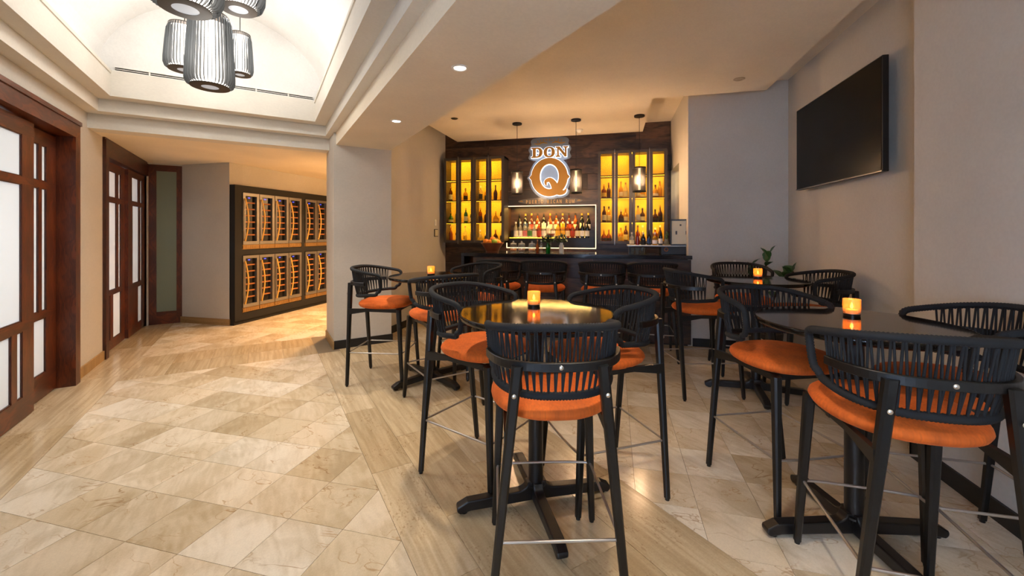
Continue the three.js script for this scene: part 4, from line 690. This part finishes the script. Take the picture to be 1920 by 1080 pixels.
// ================================================================ BAR STOOLS
const stool0 = thing('bar_stool', '', 'bar stool', [0, 0, 0], 0, 'rope-back bar stools');
{
  const sup = (t, a, b, e = 2.5) => { const c = Math.cos(t), s = Math.sin(t); return [a * Math.sign(c) * Math.abs(c) ** (2 / e), -b * Math.sign(s) * Math.abs(s) ** (2 / e)]; };
  // rear legs rise past the seat to the back band, front legs stop under it
  for (const s of [1, -1]) { obj('leg', taperLeg(V(s * 0.25, 0.012, -0.268), V(s * 0.153, 0.935, -0.284), 0.027, 0.04), M.legWood, stool0); obj('leg', taperLeg(V(s * 0.236, 0.012, 0.245), V(s * 0.205, 0.7, 0.2), 0.027, 0.042), M.legWood, stool0); }
  for (const [x, z] of [[0.25, -0.268], [-0.25, -0.268], [0.236, 0.245], [-0.236, 0.245]]) obj('foot_glide', CYL(0.011, 0.011, 0, 0.013, 8, x, z), M.black, stool0);
  for (const s of [1, -1]) {
    const a = new THREE.Shape(); a.moveTo(-0.285, 0.645); a.lineTo(-0.285, 0.7); a.lineTo(0.2, 0.7); a.lineTo(0.2, 0.668); a.lineTo(-0.1, 0.675); a.closePath();
    const g = new THREE.ExtrudeGeometry(a, { depth: 0.02, bevelEnabled: false }).rotateY(-Math.PI / 2); g.translate(s * 0.19 + 0.01, 0, 0); obj('side_rail', uvBox(g, 'z'), M.legWood, stool0);
  }
  obj('front_rail', B(-0.2, 0.2, 0.672, 0.7, 0.16, 0.18), M.legWood, stool0);
  // footrest loop
  const fr = 0.3, fx = 0.215, rx = 0.215;
  obj('footrest', [bar(V(-0.219, fr, -0.274), V(0.219, fr, -0.274), 0.006), bar(V(rx + 0.004, fr, -0.274), V(0.222, fr, 0.2), 0.006), bar(V(-rx - 0.004, fr, -0.274), V(-0.222, fr, 0.2), 0.006), sweep([V(-0.222, fr, 0.19), V(-0.218, fr, 0.215), V(-0.2, fr, 0.225), V(0.2, fr, 0.225), V(0.218, fr, 0.215), V(0.222, fr, 0.19)], 0.006, 8)], M.chrome, stool0);
  // padded seat
  {
    const prof = [[0, 0.701], [0.78, 0.701], [0.9, 0.706], [0.97, 0.717], [1, 0.732], [0.985, 0.745], [0.93, 0.758], [0.8, 0.77], [0.5, 0.779], [0, 0.782]], N = 44, pos = [], idx = [], uv = [];
    prof.forEach(([s, y]) => { for (let k = 0; k < N; k++) { const [x, z] = sup(k / N * Math.PI * 2, 0.25, 0.252, 2.7), nar = z < 0 ? 1 - 0.16 * (-z / 0.252) ** 1.5 : 1; pos.push(x * s * nar, y + (s > 0.5 ? Math.max(0, z) * s * 0.012 : 0), z * s + 0.01); uv.push(x * s * 2, z * s * 2); } });
    for (let i = 0; i < prof.length - 1; i++) for (let k = 0; k < N; k++) { const j = (k + 1) % N, a = i * N + k, b = i * N + j; idx.push(a, a + N, b, b, a + N, b + N); }
    const g = new THREE.BufferGeometry(); g.setAttribute('position', new THREE.Float32BufferAttribute(pos, 3)); g.setAttribute('uv', new THREE.Float32BufferAttribute(uv, 2)); g.setIndex(idx); g.computeVertexNormals();
    const seat = obj('seat', g, M.orange, stool0); obj('tag', B(0.232, 0.234, 0.70, 0.716, -0.06, -0.03), M.black, seat);
  }
  // rope-bound back loop
  const top = (t) => { const [x, z] = sup(t, 0.262, 0.30, 2.7); const q = (z + 0.30) / 0.42; return V(x, 1.072 - 0.07 * q, z); };
  const low = (t) => { const [x, z] = sup(t, 0.236, 0.252, 2.5); const q = (z + 0.252) / 0.36; return V(x, 0.812 + 0.035 * q, z); };
  const pts = []; const n = 22;
  pts.push(V(0.264, 1.017, 0.02)); for (let i = 0; i <= n; i++) pts.push(top(i / n * Math.PI)); pts.push(V(-0.264, 1.017, 0.022), V(-0.263, 1.002, 0.046), V(-0.258, 0.97, 0.052), V(-0.25, 0.892, 0.046), V(-0.247, 0.866, 0.034), V(-0.243, 0.856, 0.012));
  for (let i = n; i >= 0; i--) pts.push(low(i / n * Math.PI)); pts.push(V(0.243, 0.856, 0.012), V(0.247, 0.866, 0.034), V(0.25, 0.892, 0.046), V(0.258, 0.97, 0.052), V(0.263, 1.002, 0.046));
  obj('back_loop', sweep(pts, 0.0155, 9, true, 190), M.rope, stool0);
  const NS = 52, even = (f) => { const p = [], l = [0]; for (let i = 0; i <= 400; i++) { p.push(f(i / 400 * Math.PI)); if (i) l.push(l[i - 1] + p[i].distanceTo(p[i - 1])); } return (s) => { const w = Math.min(1, Math.max(0, s)) * l[400]; let i = 1; while (i < 400 && l[i] < w) i++; return p[i - 1].clone().lerp(p[i], (w - l[i - 1]) / (l[i] - l[i - 1])); }; };   // evenly spaced along each rail
  const topE = even(top), lowE = even(low);
  for (let i = 0; i < NS; i++) {
    const base = 0.1 + i / (NS - 1) * 0.8, d = (i % 2 ? 1 : -1) / NS, a = topE(base + d * 0.25), b = lowE(base - d * 0.46), m = a.clone().add(b).multiplyScalar(0.5), out = V(m.x, 0, m.z).normalize().multiplyScalar(0.006); m.add(out);
    obj('rope_strand', merge([bar(a, m, 0.0044, 0.0044, 6), bar(m, b, 0.0044, 0.0044, 6)]), M.rope, stool0);
  }
  // bent wooden band
  const bs = new THREE.Shape(), o = [], q = []; for (let i = 0; i <= 30; i++) { const t = (14 + i / 30 * 152) * DEG; o.push(sup(t, 0.272, 0.31, 2.6)); q.push(sup(t, 0.259, 0.297, 2.6)); }
  [...o, ...q.reverse()].forEach(([x, z], i) => bs[i ? 'lineTo' : 'moveTo'](x, -z));
  obj('back_band', new THREE.ExtrudeGeometry(bs, { depth: 0.028, bevelEnabled: true, bevelSize: 0.002, bevelThickness: 0.002, bevelSegments: 1 }).rotateX(-Math.PI / 2).translate(0, 0.92, 0), M.legWood, stool0);
  for (const [x, y, z] of [[0.166, 0.835, -0.309], [-0.166, 0.835, -0.309], [0, 0.934, -0.312]]) obj('bolt', LATHE([[0, 0.004], [0.006, 0.0035], [0.0085, 0]], 12).rotateX(-Math.PI / 2).translate(x, y, z), M.bolt, stool0);
}
const stools = [
  [-0.262, -1.735, -164.0, 'stool at the middle table, farthest of its three from the bar'],
  [-0.75, -2.336, 68, 'stool at the middle table on the side facing the pillar table'],
  [-0.084, -2.365, -58.2, 'stool at the middle table on the side facing the bar counter'],
  [-2.133, -3.566, 98.6, 'stool between the grey pillar and the pillar table'],
  [-1.392, -3.191, -132.6, 'stool at the pillar table, between it and the middle table'],
  [-1.42, -4.0, -30, 'stool at the pillar table on the side nearest the bar counter'],
  [0.891, -2.533, 22.2, 'stool between the two television-wall tables'],
  [1.036, -1.864, 177.8, 'stool with its back to the window at the table away from plant'],
  [1.474, -2.237, -90, 'stool squeezed between the wall and the television-wall table away from the plant'],
  [0.766, -3.985, 106.1, 'stool at the plant table on the side nearest the bar stools'],
  [1.27, -4.62, 0, 'stool between the plant table and the wall behind the potted plant'],
  [1.605, -4.02, -88, 'stool at the plant table with its back to the television wall'],
  [-1.376, -4.95, 180, 'stool at the bar counter below the fruit bowl'],
  [-0.815, -4.95, 181, 'second stool at the bar counter from the fruit bowl'],
  [-0.127, -4.95, 179, 'third stool at the bar counter from the fruit bowl'],
  [0.426, -4.95, 180, 'stool at the bar counter below the raised ledge'],
];
stools.forEach(([x, z, a, label], i) => { const l = 'black rope-back orange-seated ' + label; if (i) copyOf(stool0, [x, 0, z], a * DEG, l); else { stool0.position.set(x, 0, z); stool0.rotation.y = a * DEG; stool0.userData.label = l; } });

renderer.render(scene, camera);
